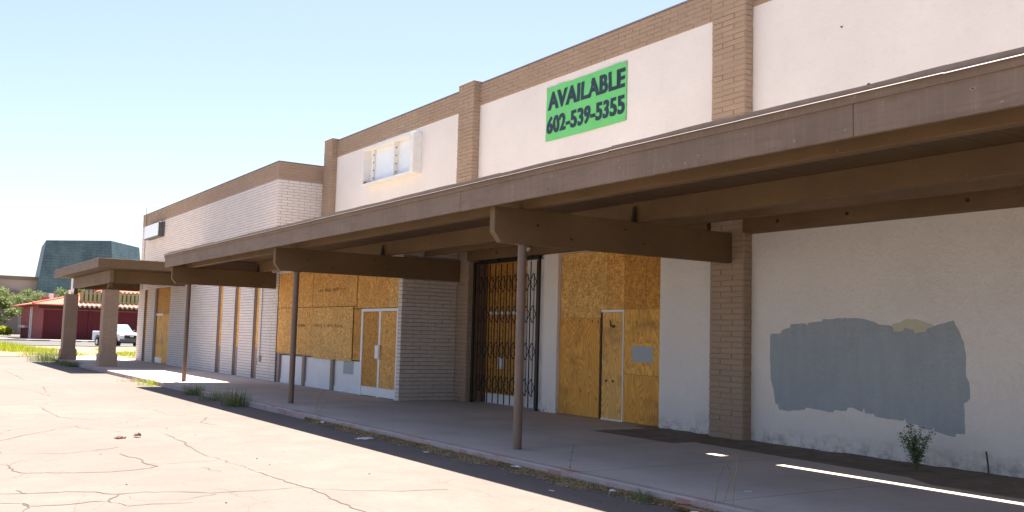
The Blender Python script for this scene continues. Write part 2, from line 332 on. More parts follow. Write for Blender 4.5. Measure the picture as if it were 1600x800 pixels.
class MB:
    def __init__(s): s.v = []; s.f = []; s.sm = []; s.tone = []
    def add(s, verts, faces, smooth=False, tone=None):
        b = len(s.v); s.v += [tuple(p) for p in verts]
        for f in faces: s.f.append([b + i for i in f]); s.sm.append(smooth); s.tone.append(random.random() if tone is None else tone)
    def quad(s, pts, n=None, tone=None, smooth=False):
        pts = [Vector(p) for p in pts]
        if n is not None and (pts[1] - pts[0]).cross(pts[2] - pts[0]).dot(Vector(n)) < 0: pts.reverse()
        s.add(pts, [list(range(len(pts)))], smooth, tone)
    def box(s, x0, x1, y0, y1, z0, z1, tone=None):
        if x0 > x1: x0, x1 = x1, x0
        if y0 > y1: y0, y1 = y1, y0
        v = [(x0, y0, z0), (x1, y0, z0), (x1, y1, z0), (x0, y1, z0), (x0, y0, z1), (x1, y0, z1), (x1, y1, z1), (x0, y1, z1)]
        s.add(v, [(0, 3, 2, 1), (4, 5, 6, 7), (0, 1, 5, 4), (1, 2, 6, 5), (2, 3, 7, 6), (3, 0, 4, 7)], False, tone)
        return s
    def prism(s, poly, axis, a, b):            # poly in the other two axes, extruded along axis from a to b
        def P(p, t):
            if axis == 'X': return (t, p[0], p[1])
            if axis == 'Y': return (p[0], t, p[1])
            return (p[0], p[1], t)
        n = len(poly); v = [P(p, a) for p in poly] + [P(p, b) for p in poly]
        f = [list(range(n))[::-1], list(range(n, 2 * n))] + [(i, (i + 1) % n, n + (i + 1) % n, n + i) for i in range(n)]
        # orientation check
        area = sum(poly[i][0] * poly[(i + 1) % n][1] - poly[(i + 1) % n][0] * poly[i][1] for i in range(n))
        flip = (area < 0) != (b < a)
        if axis == 'Y': flip = not flip
        if flip: f = [list(reversed(q)) for q in f]
        s.add(v, f); return s
    def tube(s, pts, r, seg=10, cap=True, smooth=True, tone=None):
        pts = [Vector(p) for p in pts]; rs = r if isinstance(r, (list, tuple)) else [r] * len(pts)
        ring = []
        for i, p in enumerate(pts):
            d = (pts[min(i + 1, len(pts) - 1)] - pts[max(i - 1, 0)]).normalized()
            u = d.cross(Vector((0, 0, 1)) if abs(d.z) < 0.9 else Vector((1, 0, 0))).normalized(); w = u.cross(d)
            ring.append([p + (u * math.cos(2 * math.pi * k / seg) + w * math.sin(2 * math.pi * k / seg)) * rs[i] for k in range(seg)])
        v = [q for rr in ring for q in rr]; f = []
        for i in range(len(pts) - 1):
            for k in range(seg): f.append((i * seg + k, i * seg + (k + 1) % seg, (i + 1) * seg + (k + 1) % seg, (i + 1) * seg + k))
        s.add(v, f, smooth, tone)
        if cap:
            s.add(ring[0], [list(range(seg))[::-1]], False, tone); s.add(ring[-1], [list(range(seg))], False, tone)
        return s
    def build(s, name, mat, parent=None, bevel=0.0, org=None, uvrot=False):
        if not s.v: return None
        xs, ys, zs = zip(*s.v)
        if org is None: org = ((min(xs) + max(xs)) / 2, (min(ys) + max(ys)) / 2, min(zs))
        org = Vector(org)
        me = bpy.data.meshes.new(name)
        me.from_pydata([Vector(p) - org for p in s.v], [], s.f)
        uv = me.uv_layers.new(name="UVMap")
        for p in me.polygons:
            p.use_smooth = s.sm[p.index]
            n = p.normal; ax, ay, az = abs(n.x), abs(n.y), abs(n.z)
            for li in p.loop_indices:
                w = me.vertices[me.loops[li].vertex_index].co + org
                if az >= ax and az >= ay: c = (w.x, w.y)
                elif ax >= ay: c = (w.y, w.z)
                else: c = (w.x, w.z)
                if uvrot: c = (c[1], c[0])
                uv.data[li].uv = c
        a = me.attributes.new("tone", 'FLOAT', 'FACE')
        a.data.foreach_set('value', s.tone)
        if isinstance(mat, (list, tuple)):
            for q in mat: me.materials.append(q)
        else: me.materials.append(mat)
        o = bpy.data.objects.new(name, me); link(o, org, parent)
        if bevel:
            b = o.modifiers.new("bevel", 'BEVEL'); b.width = bevel; b.segments = 1; b.limit_method = 'ANGLE'
        return o

def B(name, mat, parent, *boxes, bevel=0.0):
    out = []
    for b in boxes:
        q = MB(); q.box(*b); out.append(q.build(name, mat, parent, bevel))
    return out[0]

def plane_map(side, p):
    if side == 'X-': return (lambda u, z, o: (p - o, u, z)), (-1, 0, 0)
    if side == 'Y-': return (lambda u, z, o: (u, p - o, z)), (0, -1, 0)
    if side == 'Y+': return (lambda u, z, o: (u, p + o, z)), (0, 1, 0)
    return (lambda u, z, o: (p + o, u, z)), (1, 0, 0)

def bricks(mb, side, p, u0, u1, z0, z1, h=0.1, L=0.42, openings=(), dep=0.014, jit=0.004, gap=0.011, phase=0.0, zbase=0.0):
    f, n = plane_map(side, p)
    k0 = int(math.floor((z0 - zbase) / h)); k = k0
    while zbase + k * h < z1 - 0.01:
        za, zb = max(z0, zbase + k * h), min(z1, zbase + (k + 1) * h)
        segs = [(u0, u1)]
        for (a, b, c, d) in openings:
            if zb > c + 0.03 and za < d - 0.03:
                ns = []
                for (s, e) in segs:
                    if b <= s or a >= e: ns.append((s, e)); continue
                    if a > s: ns.append((s, a))
                    if b < e: ns.append((b, e))
                segs = ns
        off = (L / 2 if k % 2 else 0) + phase + random.uniform(-0.01, 0.01)
        for (s, e) in segs:
            i = math.floor((s - off) / L)
            while off + i * L < e:
                a = max(s, off + i * L); b = min(e, off + (i + 1) * L); i += 1
                if b - a < 0.03: continue
                d = dep + random.uniform(-jit, jit); g = gap; c = 0.007
                A = (a + g * 0.5, b - g * 0.5, za + g * 0.5, zb - g * 0.5)
                w = random.uniform(-0.002, 0.002)
                o4 = [f(A[0], A[2], 0), f(A[1], A[2], 0), f(A[1], A[3], 0), f(A[0], A[3], 0)]
                i4 = [f(A[0] + c, A[2] + c + w, d), f(A[1] - c, A[2] + c - w, d + w), f(A[1] - c, A[3] - c - w, d), f(A[0] + c, A[3] - c + w, d - w)]
                t = random.random()
                mb.quad(i4, n, t)
                for q in range(4): mb.quad([o4[q], o4[(q + 1) % 4], i4[(q + 1) % 4], i4[q]], n, t)
        k += 1

def wall_sheet(mb, side, p, u0, u1, z0, z1, openings=(), depth=0.2):
    f, n = plane_map(side, p)
    us = sorted({u0, u1, *[a for o in openings for a in o[:2] if u0 < a < u1]}); zs = sorted({z0, z1, *[a for o in openings for a in o[2:] if z0 < a < z1]})
    for i in range(len(us) - 1):
        for j in range(len(zs) - 1):
            cu_, cz = (us[i] + us[i + 1]) / 2, (zs[j] + zs[j + 1]) / 2
            if any(a < cu_ < b and c < cz < d for a, b, c, d in openings): continue
            mb.quad([f(us[i], zs[j], 0), f(us[i + 1], zs[j], 0), f(us[i + 1], zs[j + 1], 0), f(us[i], zs[j + 1], 0)], n)
    for (a, b, c, d) in openings:
        for (p0, p1) in (((a, c), (a, d)), ((b, c), (b, d)), ((a, d), (b, d))):
            mb.quad([f(*p0, 0), f(*p1, 0), f(*p1, -depth), f(*p0, -depth)])

# ------------------------------------------------------------------ ground
GZ = -0.13
q = MB(); q.quad([(-900, -900, GZ), (900, -900, GZ), (900, 1500, GZ), (-900, 1500, GZ)], (0, 0, 1))
tag(q.build("parking_lot", M['asphalt'], org=(0, 0, GZ)), kind='structure')
CR = [[(1.7, 17.82),(1.95, 18.62),(2.24, 18.82),(3.0, 18.9),(3.18, 18.23),(3.38, 18.02),(3.68, 17.5),(4.44, 17.77)], [(1.62, 16.9),(2.12, 17.73),(2.99, 18.81)], [(1.49, 15.43),(1.59, 15.2),(2.21, 14.96),(2.71, 15.18),(3.08, 15.47)], [(1.45, 13.92),(1.64, 14.35),(1.76, 14.44),(2.2, 14.91)], [(1.36, 14.04),(1.45, 13.92),(1.46, 13.6),(1.45, 13.38),(1.58, 13.13),(2.06, 12.96),(2.5, 12.87),(2.92, 13.01),(3.13, 13.17),(3.03, 13.55),(3.08, 13.97),(2.94, 14.65)], [(1.24, 12.68),(1.41, 12.82),(1.58, 13.13)], [(3.03, 13.55),(3.2, 13.36),(3.63, 13.43),(3.97, 13.48)], [(4.15, 17.48),(4.15, 16.79),(4.14, 16.02),(4.07, 15.11),(3.99, 14.19),(4.09, 13.49),(4.03, 13.24),(4.1, 12.95),(4.12, 12.4)], [(1.15, 11.65),(1.39, 11.57),(2.06, 11.39),(2.25, 11.14),(2.52, 11.19),(3.2, 10.81),(3.65, 10.78)], [(2.25, 11.14),(2.32, 10.99),(2.39, 10.63),(2.72, 10.54),(3.18, 10.72)], [(1.1, 11.04),(1.3, 10.94),(1.33, 10.75),(1.96, 10.77),(2.07, 10.72),(2.25, 11.14)], [(1.3, 10.94),(1.32, 10.66),(1.24, 10.47)], [(2.07, 10.72),(2.19, 10.36),(2.5, 10.37),(2.81, 10.31)], [(1.32, 11.83),(1.39, 11.55)], [(3.63, 12.89),(3.62, 12.6),(3.72, 12.37)], [(4.01, 42.13),(3.93, 33.21),(4.01, 31.51),(3.63, 26.91)], [(2.88, 31.09),(3.41, 30.03),(3.64, 27.32)], [(2.72, 24.56),(3.02, 23.85),(3.02, 20.82),(3.42, 20.23),(4.17, 20.51),(4.65, 20.13)], [(4.03, 19.82),(5.28, 20.72),(5.71, 20.08),(5.25, 19.01),(5.43, 18.51)], [(5.1, 22.16),(5.08, 20.77)], [(3.31, 24.77),(3.72, 25.17)], [(4.12, 12.43),(4.15, 11.92),(4.25, 10.77),(4.22, 9.83),(4.22, 9.09),(4.26, 8.17)], [(3.65, 10.78),(4.12, 10.83),(4.6, 10.37),(5.08, 10.1),(5.7, 9.99)], [(1.31, 13.39),(1.02, 13.27)], [(7.07, 10.71),(7.7, 10.71),(7.92, 10.36),(8.0, 9.71)]]
q = MB()
def ribbon(q, pts, w, step=0.07, amp=0.018):
    pts = [Vector((x, y, 0)) for x, y in pts]; path = []
    for a, b in zip(pts, pts[1:]):
        n = max(1, int((b - a).length / step)); d = (b - a).normalized(); nn = Vector((-d.y, d.x, 0)); o = 0
        for k in range(n):
            o = o * 0.8 + random.gauss(0, amp) * (0 if k == 0 else 1); path.append((a.lerp(b, k / n) + nn * o * math.sin(math.pi * k / n) ** 0.5, nn))
    path.append((pts[-1], nn)); prev = None; ww = w
    for p, n in path:
        ww = min(w * 2.2, max(w * 0.3, ww + random.gauss(0, w * 0.3))); e = (p + n * ww * 0.5, p - n * ww * 0.5)
        if prev: q.add([(prev[0].x, prev[0].y, GZ + 0.004), (prev[1].x, prev[1].y, GZ + 0.004), (e[1].x, e[1].y, GZ + 0.004), (e[0].x, e[0].y, GZ + 0.004)], [(0, 1, 2, 3)], False, 0.5)
        prev = e
for l in CR:
    ribbon(q, l, 0.0095 if len(l) > 4 else 0.007)
tag(q.build("asphalt_cracks", M['crackm']), kind='structure')
# walkway slab with its notched inner edge
q = MB()
slab = [(7.56, -9), (10.98, -9), (10.98, 7.2), (11.3, 7.72), (11.56, 11.96), (11.08, 11.96), (11.1, 14.25), (12.9, 14.25), (13.4, 14.25), (13.4, 21.9), (11.2, 21.9), (11.2, 57.5), (7.45, 57.5), (7.48, 31), (7.56, 22)]
q.prism(slab, 'Z', GZ - 0.05, 0.0)
tag(q.build("walkway", M['concrete']), kind='structure')
q = MB(); q.prism([(7.41, -9), (7.555, -9), (7.555, 22), (7.475, 31), (7.445, 57.5), (7.29, 57.5), (7.33, 31), (7.41, 22)], 'Z', GZ - 0.05, 0.002)
tag(q.build("kerb", M['curb'], bevel=0.02), kind='structure')
# dirt strip along the wall: gently uneven sheet
q = MB(); nx, ny = 16, 90; vs = []; fs = []
for j in range(ny + 1):
    for i in range(nx + 1):
        x = 10.2 + i * 2.7 / nx; y = -9 + j * 23.6 / ny
        e = 0.015 if i > nx - 3 else 0
        vs.append((x, y, -0.014 + random.uniform(-0.004, 0.004) * (1 if x < 11.2 else 3) + e))
for j in range(ny):
    for i in range(nx): a = j * (nx + 1) + i; fs.append((a, a + 1, a + nx + 2, a + nx + 1))
q.add(vs, fs, True); tag(q.build("dirt_strip", M['dirt']), kind='structure')

# verge, street, pavement
q = MB(); vs = []; fs = []; n1, n2 = 60, 24
for j in range(n2 + 1):
    for i in range(n1 + 1):
        x = -110 + i * 5; y = 60 + j * 28 / n2 + (random.uniform(-0.5, 0.5) if j in (0,) else 0)
        vs.append((x, y, GZ + (0.02 if j == 0 else 0.05 + random.uniform(0, 0.05))))
for j in range(n2):
    for i in range(n1): a = j * (n1 + 1) + i; fs.append((a, a + 1, a + n1 + 2, a + n1 + 1))
q.add(vs, fs, True); tag(q.build("verge", M['verge']), kind='structure')
q = MB(); q.box(-110, 190, 88, 88.2, GZ - 0.05, GZ + 0.16); tag(q.build("street_kerb", M['pave'], bevel=0.02), kind='structure')
q = MB(); q.quad([(-110, 88.2, GZ + 0.02), (190, 88.2, GZ + 0.02), (190, 119, GZ + 0.02), (-110, 119, GZ + 0.02)], (0, 0, 1)); tag(q.build("street", M['street']), kind='structure')
q = MB(); q.box(-110, 14.8, 119, 124, GZ - 0.05, GZ + 0.14); q.box(14.8, 190, 119, 128.8, GZ - 0.05, GZ + 0.10); tag(q.build("pavement", M['pave']), kind='structure')

# ------------------------------------------------------------------ the strip mall building
bld = empty("retail_building", (12.8, 20, 0), "long vacant strip mall of pale stucco and painted block with boarded openings and brown canopies", "building")
XW, XP, XF = 12.80, 12.585, 10.98        # stucco plane, pilaster face, block-wall plane
PIL = [(2.16, 2.99), (11.82, 12.65), (21.36, 22.16), (30.95, 31.66)]
TOP, BAND, FT, FB = 8.39, 7.78, 7.54, 6.92
GATE = (18.27, 21.30, 0, 3.60); OP = (14.22, 17.68, 0, 3.62)

# stucco wall lower + upper
q = MB(); wall_sheet(q, 'X-', XW, -12, 21.95, -0.2, 3.98, [GATE, OP], 0.16)
q.quad([(XW, 18.27, 0), (XW, 18.27, 3.6), (13.2, 18.27, 3.6), (13.2, 18.27, 0)]); 
lw = q.build("stucco_wall", M['stucco'], bld); lw['label'] = "lower white stucco wall under the canopy"
q = MB(); wall_sheet(q, 'X-', XW, -12, 31.69, 4.0, BAND)
uw = q.build("stucco_wall", M['stucco_up'], bld); uw['label'] = "upper white stucco wall above the canopy"
# small bolts left in upper wall
for (y, z) in ((7.6, 6.75), (7.6, 5.75), (6.55, 5.9), (10.2, 5.6), (9.9, 6.9)):
    q = MB(); q.tube([(XW - 0.03, y, z), (XW + 0.02, y, z)], 0.013, 8); q.build("anchor_bolt", M['bolt'], uw)
# parapet band
q = MB(); q.box(XW - 0.004, XW + 0.22, -12, 31.69, BAND, TOP - 0.03); bricks(q, 'X-', XW - 0.004, -12, 31.69, BAND, TOP - 0.03, 0.097, 0.46, zbase=BAND)
pb = q.build("parapet_band", M['tan'], bld); pb['label'] = "tan painted block band along the top of the stucco wall"
B("coping", M['flash'], pb, (XW - 0.03, XW + 0.25, -12, 31.69, TOP - 0.03, TOP))
# pilasters
for i, (a, b) in enumerate(PIL):
    q = MB(); q.box(XP + 0.014, XW + 0.1, a + 0.014, b - 0.014, -0.15, 8.40)
    bricks(q, 'X-', XP + 0.014, a + 0.004, b - 0.004, -0.1, 8.40, 0.1, 0.56, jit=0.006, dep=0.016, phase=a + 0.27)
    bricks(q, 'Y-', a + 0.014, XP + 0.004, XW, -0.1, 8.40, 0.1, 0.56, jit=0.005, phase=XP - 0.1)
    if i != 3: bricks(q, 'Y+', b - 0.014, XP + 0.004, XW, -0.1, 8.40, 0.1, 0.56, jit=0.005, phase=XP - 0.1)
    p = q.build("pilaster", M['tan'], bld)
    B("pilaster_cap", M['tan'], p, (XP - 0.006, XW + 0.2, a - 0.006, b + 0.006, 8.40, 8.44), bevel=0.008)
# roof and body (dark interior behind the openings is closed by these)
q = MB(); q.box(XW + 0.24, 34, -12, 31.69, 7.6, 7.9); q.box(33.7, 34, -12, 31.69, -0.2, 8.2); q.box(XW + 0.3, 33.7, -12.3, -12, -0.2, 8.2); q.box(XW + 0.22, 33.7, 31.69, 31.9, 3.5, 8.3)
q.box(11.0, 30, 31.9, 52.2, 7.0, 7.2); q.box(11.0, 30, 52.2, 52.4, -0.2, 7.3); q.box(29.8, 30, 31.9, 52.2, -0.2, 7.3)
q.build("roof", M['roof'], bld)
q = MB(); q.box(13.3, 13.45, 13.5, 22, -0.1, 4.0); q.box(11.3, 11.45, 22, 52.0, -0.1, 4.0)
q.build("inner_partition", M['dark'], bld)

# blue-grey overpainted patch and yellowish one on the right-hand wall
def patch(name, mat, pts, off, label, par):
    q = MB(); n = len(pts)
    f = [(XW - off, y, z) for y, z in pts]; bk = [(XW + 0.001, y, z) for y, z in pts]
    q.add(f, [list(range(n))], False, 0.5)
    q.add(f + bk, [(i, (i + 1) % n, n + (i + 1) % n, n + i) for i in range(n)], False, 0.5)
    o = q.build(name, mat, par); o['label'] = label
    # make sure the face looks outward
    if o.data.polygons[0].normal.x > 0: o.data.flip_normals()
    return o
k = XW / 12.62
pts = [(11.38, 1.83), (11.36, 1.86), (11.14, 1.88), (11.12, 1.93), (10.95, 1.97), (10.93, 2.03), (10.62, 2.05), (10.60, 2.0), (10.56, 2.06), (10.3, 2.08), (10.28, 2.11), (9.9, 2.13), (9.62, 2.13), (9.45, 2.11), (9.2, 2.03), (8.98, 2.01), (8.96, 1.92),
       (8.80, 1.93), (8.78, 1.98), (8.62, 1.95), (8.60, 1.90), (8.42, 1.93), (8.40, 1.98), (8.15, 2.05), (7.98, 2.09), (7.95, 2.02), (7.90, 1.92), (7.84, 1.78), (7.80, 1.58), (7.81, 1.30), (7.76, 1.22), (7.75, 1.0), (7.80, 0.95), (7.84, 0.93), (7.84, 0.66), (7.83, 0.50), (7.97, 0.49), (7.98, 0.44), (8.12, 0.46), (8.30, 0.50), (8.31, 0.55), (8.34, 0.50), (8.55, 0.52), (8.57, 0.56), (8.76, 0.57),
       (8.78, 0.66), (8.80, 0.60), (9.05, 0.60), (9.30, 0.62), (9.32, 0.66), (9.47, 0.66), (9.49, 0.75), (9.52, 0.67), (9.70, 0.72), (9.80, 0.72), (9.82, 0.66), (10.05, 0.66), (10.07, 0.62), (10.35, 0.64), (10.62, 0.66), (10.64, 0.62), (10.95, 0.58), (11.18, 0.58), (11.20, 0.66), (11.26, 0.68), (11.30, 0.9), (11.36, 1.10), (11.38, 1.4)]
def dense(pts, amp):
    out = []
    for i, p in enumerate(pts):
        r = pts[(i + 1) % len(pts)]; d = math.hypot(r[0] - p[0], r[1] - p[1]); n = max(1, int(d / 0.05))
        for j in range(n):
            t = j / n; out.append((p[0] + (r[0] - p[0]) * t + random.uniform(-amp, amp), p[1] + (r[1] - p[1]) * t + random.uniform(-amp, amp)))
    return out
patch("paint_patch", M['patch'], dense([(y * 1.0 + 0.02, z * 1.0) for y, z in pts], 0.006), 0.004, "large ragged blue-grey overpainted patch", lw)
patch("paint_patch", M['primer'], dense([(9.02, 1.9), (9.0, 2.03), (8.85, 2.08), (8.72, 2.12), (8.55, 2.10), (8.36, 2.04), (8.25, 1.98), (8.3, 1.85)], 0.008), 0.0025, "small yellowish overpainted patch at the top of the grey one", lw)

# white block walls
far_open = [(45.77, 48.75, 0, 3.62), (50.25, 50.98, 0, 3.62), (37.45, 38.10, 0, 3.62), (35.29, 35.90, 0, 3.62), (33.07, 33.66, 0, 3.62)]
sf_open = [(22.14, 31.18, 0, 3.62)]
q = MB(); bo = far_open + sf_open
wall_sheet(q, 'X-', XF + 0.014, 21.944, 31.69, -0.2, 4.0, sf_open, 0.2); wall_sheet(q, 'X-', XF + 0.014, 31.69, 52.4, -0.2, 4.0, far_open, 0.2); wall_sheet(q, 'X-', XF + 0.014, 31.704, 52.4, 4.0, FB, (), 0.2)
q.quad([(XF + .014, 21.944, -.2), (XW, 21.944, -.2), (XW, 21.944, 4.0), (XF + .014, 21.944, 4.0)], (0, -1, 0))
q.quad([(XF + .014, 31.704, 4.0), (XW + .2, 31.704, 4.0), (XW + .2, 31.704, FB), (XF + .014, 31.704, FB)], (0, -1, 0))
mw = q.build("block_wall", M['wmortar'], bld)
q = MB(); bricks(q, 'X-', XF + 0.014, 31.69, 52.4, -0.1, FB, 0.1, 0.42, far_open, jit=0.003); bricks(q, 'X-', XF + 0.014, 21.93, 31.69, -0.1, 4.0, 0.1, 0.42, sf_open, jit=0.003)
q2 = MB(); bricks(q2, 'Y-', 21.944, XF, XP + 0.0, -0.1, 4.0, 0.1, 0.42, jit=0.010, dep=0.018, gap=0.006); bricks(q, 'Y-', 31.704, XF, XW, 4.0, FB, 0.1, 0.42, jit=0.005)
q.build("white_blocks", M['white'], mw); sw_ = q2.build("side_wall_blocks", M['taupe'], mw); sw_['label'] = "taupe-toned rough block side wall next to the folding gate"
q = MB(); q.box(XF + 0.014, XF + 0.25, 31.704, 52.4, FB, FT - 0.02); q.box(XF + 0.25, XP + 0.3, 31.704, 31.9, FB, FT - 0.02)
bricks(q, 'X-', XF + 0.012, 31.69, 52.4, FB, FT - 0.02, 0.1, 0.42, zbase=FB); bricks(q, 'Y-', 31.702, XF, XW, FB, FT - 0.02, 0.1, 0.42, zbase=FB)
pb2 = q.build("parapet_band", M['tan'], bld); pb2['label'] = "tan painted block band on the far projecting wing"
B("coping", M['flash'], pb2, (XF - 0.02, XF + 0.28, 31.67, 52.42, FT - 0.02, FT + 0.005), (XF + 0.28, XP + 0.2, 31.67, 31.93, FT - 0.02, FT + 0.005))

# strip windows of the far wing
for j, (a, b, c, d) in enumerate(far_open[1:]):
    zc = 1.06
    o = B("boarded_window", M['osb'], bld, (XF + 0.10, XF + 0.13, a, b, zc, d))
    B("lower_panel", M['mull'], o, (XF + 0.09, XF + 0.14, a, b, -0.02, zc))
    B("frame", M['mull'], o, (XF + 0.05, XF + 0.14, b - 0.05, b - 0.001, 0, d - 0.001), (XF + 0.06, XF + 0.14, a + 0.001, a + 0.03, 0, d - 0.001))
# far doorway
o = B("boarded_doorway", M['osb2'], bld, (XF + 0.10, XF + 0.13, 45.78, 48.74, 2.36, 3.61))
B("door_panel", M['ply2'], o, (XF + 0.09, XF + 0.13, 47.2, 48.55, 0.28, 2.28)); B("door_panel", M['ply2'], o, (XF + 0.08, XF + 0.13, 45.8, 47.15, 0.02, 2.35))
B("frame", M['white_al'], o, (XF + 0.06, XF + 0.13, 47.2, 48.55, 2.28, 2.38), (XF + 0.085, XF + 0.13, 47.2, 48.55, 0.02, 0.28)); B("side_jamb", M['mull'], o, (XF + 0.03, XF + 0.13, 48.56, 48.74, 0, 3.6))
q = MB(); q.tube([(XF + 0.03, 47.3, 1.0), (XF + 0.03, 47.3, 1.45)], 0.02, 8); q.box(XF + 0.03, XF + 0.09, 47.28, 47.32, 1.02, 1.05); q.box(XF + 0.03, XF + 0.09, 47.28, 47.32, 1.4, 1.43); q.build("pull_handle", M['white_al'], o)
# conduit on the far wall
q = MB(); q.tube([(XF - 0.03, 32.68, 0.78), (XF - 0.03, 32.68, 3.6)], 0.016, 8); q.box(XF - 0.07, XF + 0.0, 32.58, 32.72, 0.62, 0.82); q.tube([(XF - .05, 32.9, .5), (XF - .05, 32.9, .74)], 0.02, 8)
q.build("conduit", M['pipe'], bld)

# big boarded storefront
sf = B("boarded_storefront", M['kick'], bld, (XF + 0.13, XF + 0.16, 24.42, 31.17, -0.02, 0.90)); sf['label'] = "wide shopfront with strand boards over white kick panels and double doors"
for (a, b) in ((30.92, 31.14), (28.66, 28.84), (26.37, 26.55), (24.42, 24.47)):
    B("mullion", M['mull'], sf, (XF + 0.05, XF + 0.129, a, b, 0, 0.93), bevel=0.004)
B("kick_rail", M['kick'], sf, (XF + 0.105, XF + 0.129, 28.85, 30.91, 0.0, 0.14), (XF + 0.105, XF + 0.129, 26.56, 28.65, 0.0, 0.14), (XF + 0.105, XF + 0.129, 24.48, 26.36, 0.0, 0.14), bevel=0.004)
B("sill", M['mull'], sf, (XF + 0.05, XF + 0.12, 24.4, 31.17, 0.93, 0.97))
B("grey_paint_mark", M['greypaint'], sf, (XF + 0.125, XF + 0.129, 25.05, 25.75, 0.52, 0.88))
pan = [(28.02, 31.17, 0.97, 2.45, 'osb', 0.0), (28.1, 31.17, 2.455, 3.61, 'osb', -0.006), (24.98, 28.0, 0.90, 2.44, 'osb3', -0.012), (24.78, 28.08, 2.445, 3.61, 'osb', -0.006), (24.42, 24.96, 0.93, 2.36, 'osb2', 0.008), (22.75, 24.76, 2.37, 3.61, 'osb', 0.004), (22.16, 22.74, 2.37, 3.61, 'osb3', -0.006), (24.77, 24.96, 2.37, 2.44, 'osb2', 0.009)]
for (a, b, c, d, mm, off) in pan:
    B("strand_board", M[mm], sf, (XF + 0.03 + off, XF + 0.048 + off, a + 0.006, b - 0.006, c + 0.005, d - 0.005), bevel=0.004)
B("dark_gap_backing", M['dark'], sf, (XF + 0.07, XF + 0.09, 24.42, 31.17, 0.98, 3.61), (XF + 0.07, XF + 0.09, 22.16, 24.42, 2.37, 3.61))  # dark sheet added behind the boards so their joints look shaded
smear = mat_plain("faded_stencil_ink", (0.48, 0.27, 0.08), 0.8, 0.3, 14)    # worn stencil smears on the boards
for (z0, a, b) in ((1.86, 25.7, 27.9), (2.92, 25.6, 27.6), (1.86, 28.6, 29.9)):
    y = a; q = MB()
    while y < b:
        w = random.uniform(0.04, 0.10)
        if random.random() < 0.8: q.box(XF + 0.0135, XF + 0.0185, y, y + w, z0 + random.uniform(-0.03, 0.0), z0 + random.uniform(0.04, 0.08))
        y += w + random.uniform(0.02, 0.05)
    q.build("stencil_smear", smear, sf)
# double door of the storefront
dd = B("double_door", M['osb2'], bld, (XF + 0.045, XF + 0.07, 23.305, 24.295, 0.265, 2.27)); dd['label'] = "white framed double doors filled with strand board"
B("door_frame", M['white_al'], dd, (XF + 0.02, XF + 0.10, 24.30, 24.41, 0, 2.36), (XF + 0.02, XF + 0.10, 22.15, 22.22, 0, 2.36), (XF + 0.02, XF + 0.10, 22.22, 24.30, 2.28, 2.36), bevel=0.004)
B("door_stile", M['white_al'], dd, (XF + 0.03, XF + 0.09, 23.19, 23.30, 0.0, 2.28), bevel=0.004)
B("kick_plate", M['white_al'], dd, (XF + 0.035, XF + 0.085, 23.30, 24.30, 0.02, 0.26), (XF + 0.035, XF + 0.085, 22.22, 23.19, 0.02, 0.26), bevel=0.004)
B("door_panel", M['osb'], dd, (XF + 0.043, XF + 0.07, 22.225, 23.185, 0.265, 2.27))
B("batten", M['osb2'], dd, (XF + 0.035, XF + 0.044, 23.31, 24.29, 1.52, 1.55), (XF + 0.035, XF + 0.044, 23.31, 24.29, 0.88, 0.9))
B("handle_box", M['white_al'], dd, (XF - 0.03, XF + 0.03, 23.15, 23.38, 1.02, 1.38), bevel=0.01)

scr = MB()
for (a, b, c, d, mm, off) in pan[:4]:
    for i in range(5):
        y = a + 0.06 + (b - a - 0.12) * i / 4
        for z in (c + 0.05, d - 0.05): scr.box(XF + 0.026 + off, XF + 0.031 + off, y - 0.01, y + 0.01, z - 0.01, z + 0.01)
tag(scr.build("screw_heads", M['bolt'], sf), kind='stuff')
# gate alcove
gb = B("boarded_entrance", M['osb2'], bld, (13.15, 13.19, 19.45, 21.29, 0.2, 3.59)); gb['label'] = "strand boarded entrance behind the black folding gate"
B("white_side_panel", M['smooth'], gb, (13.14, 13.19, 18.27, 19.44, 0, 3.59))
B("door_frame", M['white_al'], gb, (13.11, 13.149, 19.46, 21.1, 2.26, 2.33), (13.11, 13.149, 19.46, 21.2, 0.0, 0.24), (13.12, 13.149, 19.46, 19.50, 0.24, 2.26))
B("handle_box", M['white_al'], gb, (13.07, 13.149, 20.4, 20.58, 0.88, 1.18), bevel=0.01)
B("reveal", M['post'], gb, (XW + 0.004, 13.15, 21.288, 21.33, 0, 3.6), (XW + 0.0, 13.2, 18.27, 21.3, 3.601, 3.66))
gate = MB()
GX = 12.73
gate.box(GX - 0.03, GX + 0.03, 18.30, 18.38, 0, 3.6); gate.box(GX - 0.03, GX + 0.03, 21.23, 21.30, 0, 3.6); gate.box(GX - 0.035, GX + 0.035, 18.30, 21.30, 3.53, 3.60)
gt = gate.build("security_gate", M['black'], bld, bevel=0.004); gt['label'] = "black folding scissor gate"
ups = [18.42 + 0.262 * i for i in range(11)]
for y in ups: B("upright", M['black'], gt, (GX - 0.009, GX + 0.009, y - 0.012, y + 0.012, 0.05, 3.50))
def bar(q, p, r, w=0.011):
    q.tube([p, r], w, 4, smooth=False)
HZ = (0.52, 1.36, 2.24, 3.0)
for h in HZ:
    q = MB()
    for i in range(len(ups) - 1):
        a, b = ups[i], ups[i + 1]; mid = (a + b) / 2
        for sgn in (1, -1):
            bar(q, (GX - 0.016, a, h), (GX - 0.016, mid, h + 0.2 * sgn)); bar(q, (GX - 0.022, b, h), (GX - 0.022, mid, h + 0.2 * sgn))
    q.build("scissor_links", M['black'], gt)
for i in range(len(ups) - 1): mid = (ups[i] + ups[i + 1]) / 2; B("inner_bar", M['black'], gt, (GX + 0.005, GX + 0.017, mid - 0.009, mid + 0.009, 0.30, 3.2))
for y in (18.6, 19.3, 20.1, 20.9): B("hanger", M['black'], gt, (GX - 0.02, GX + 0.02, y, y + 0.05, 3.6, 3.66))
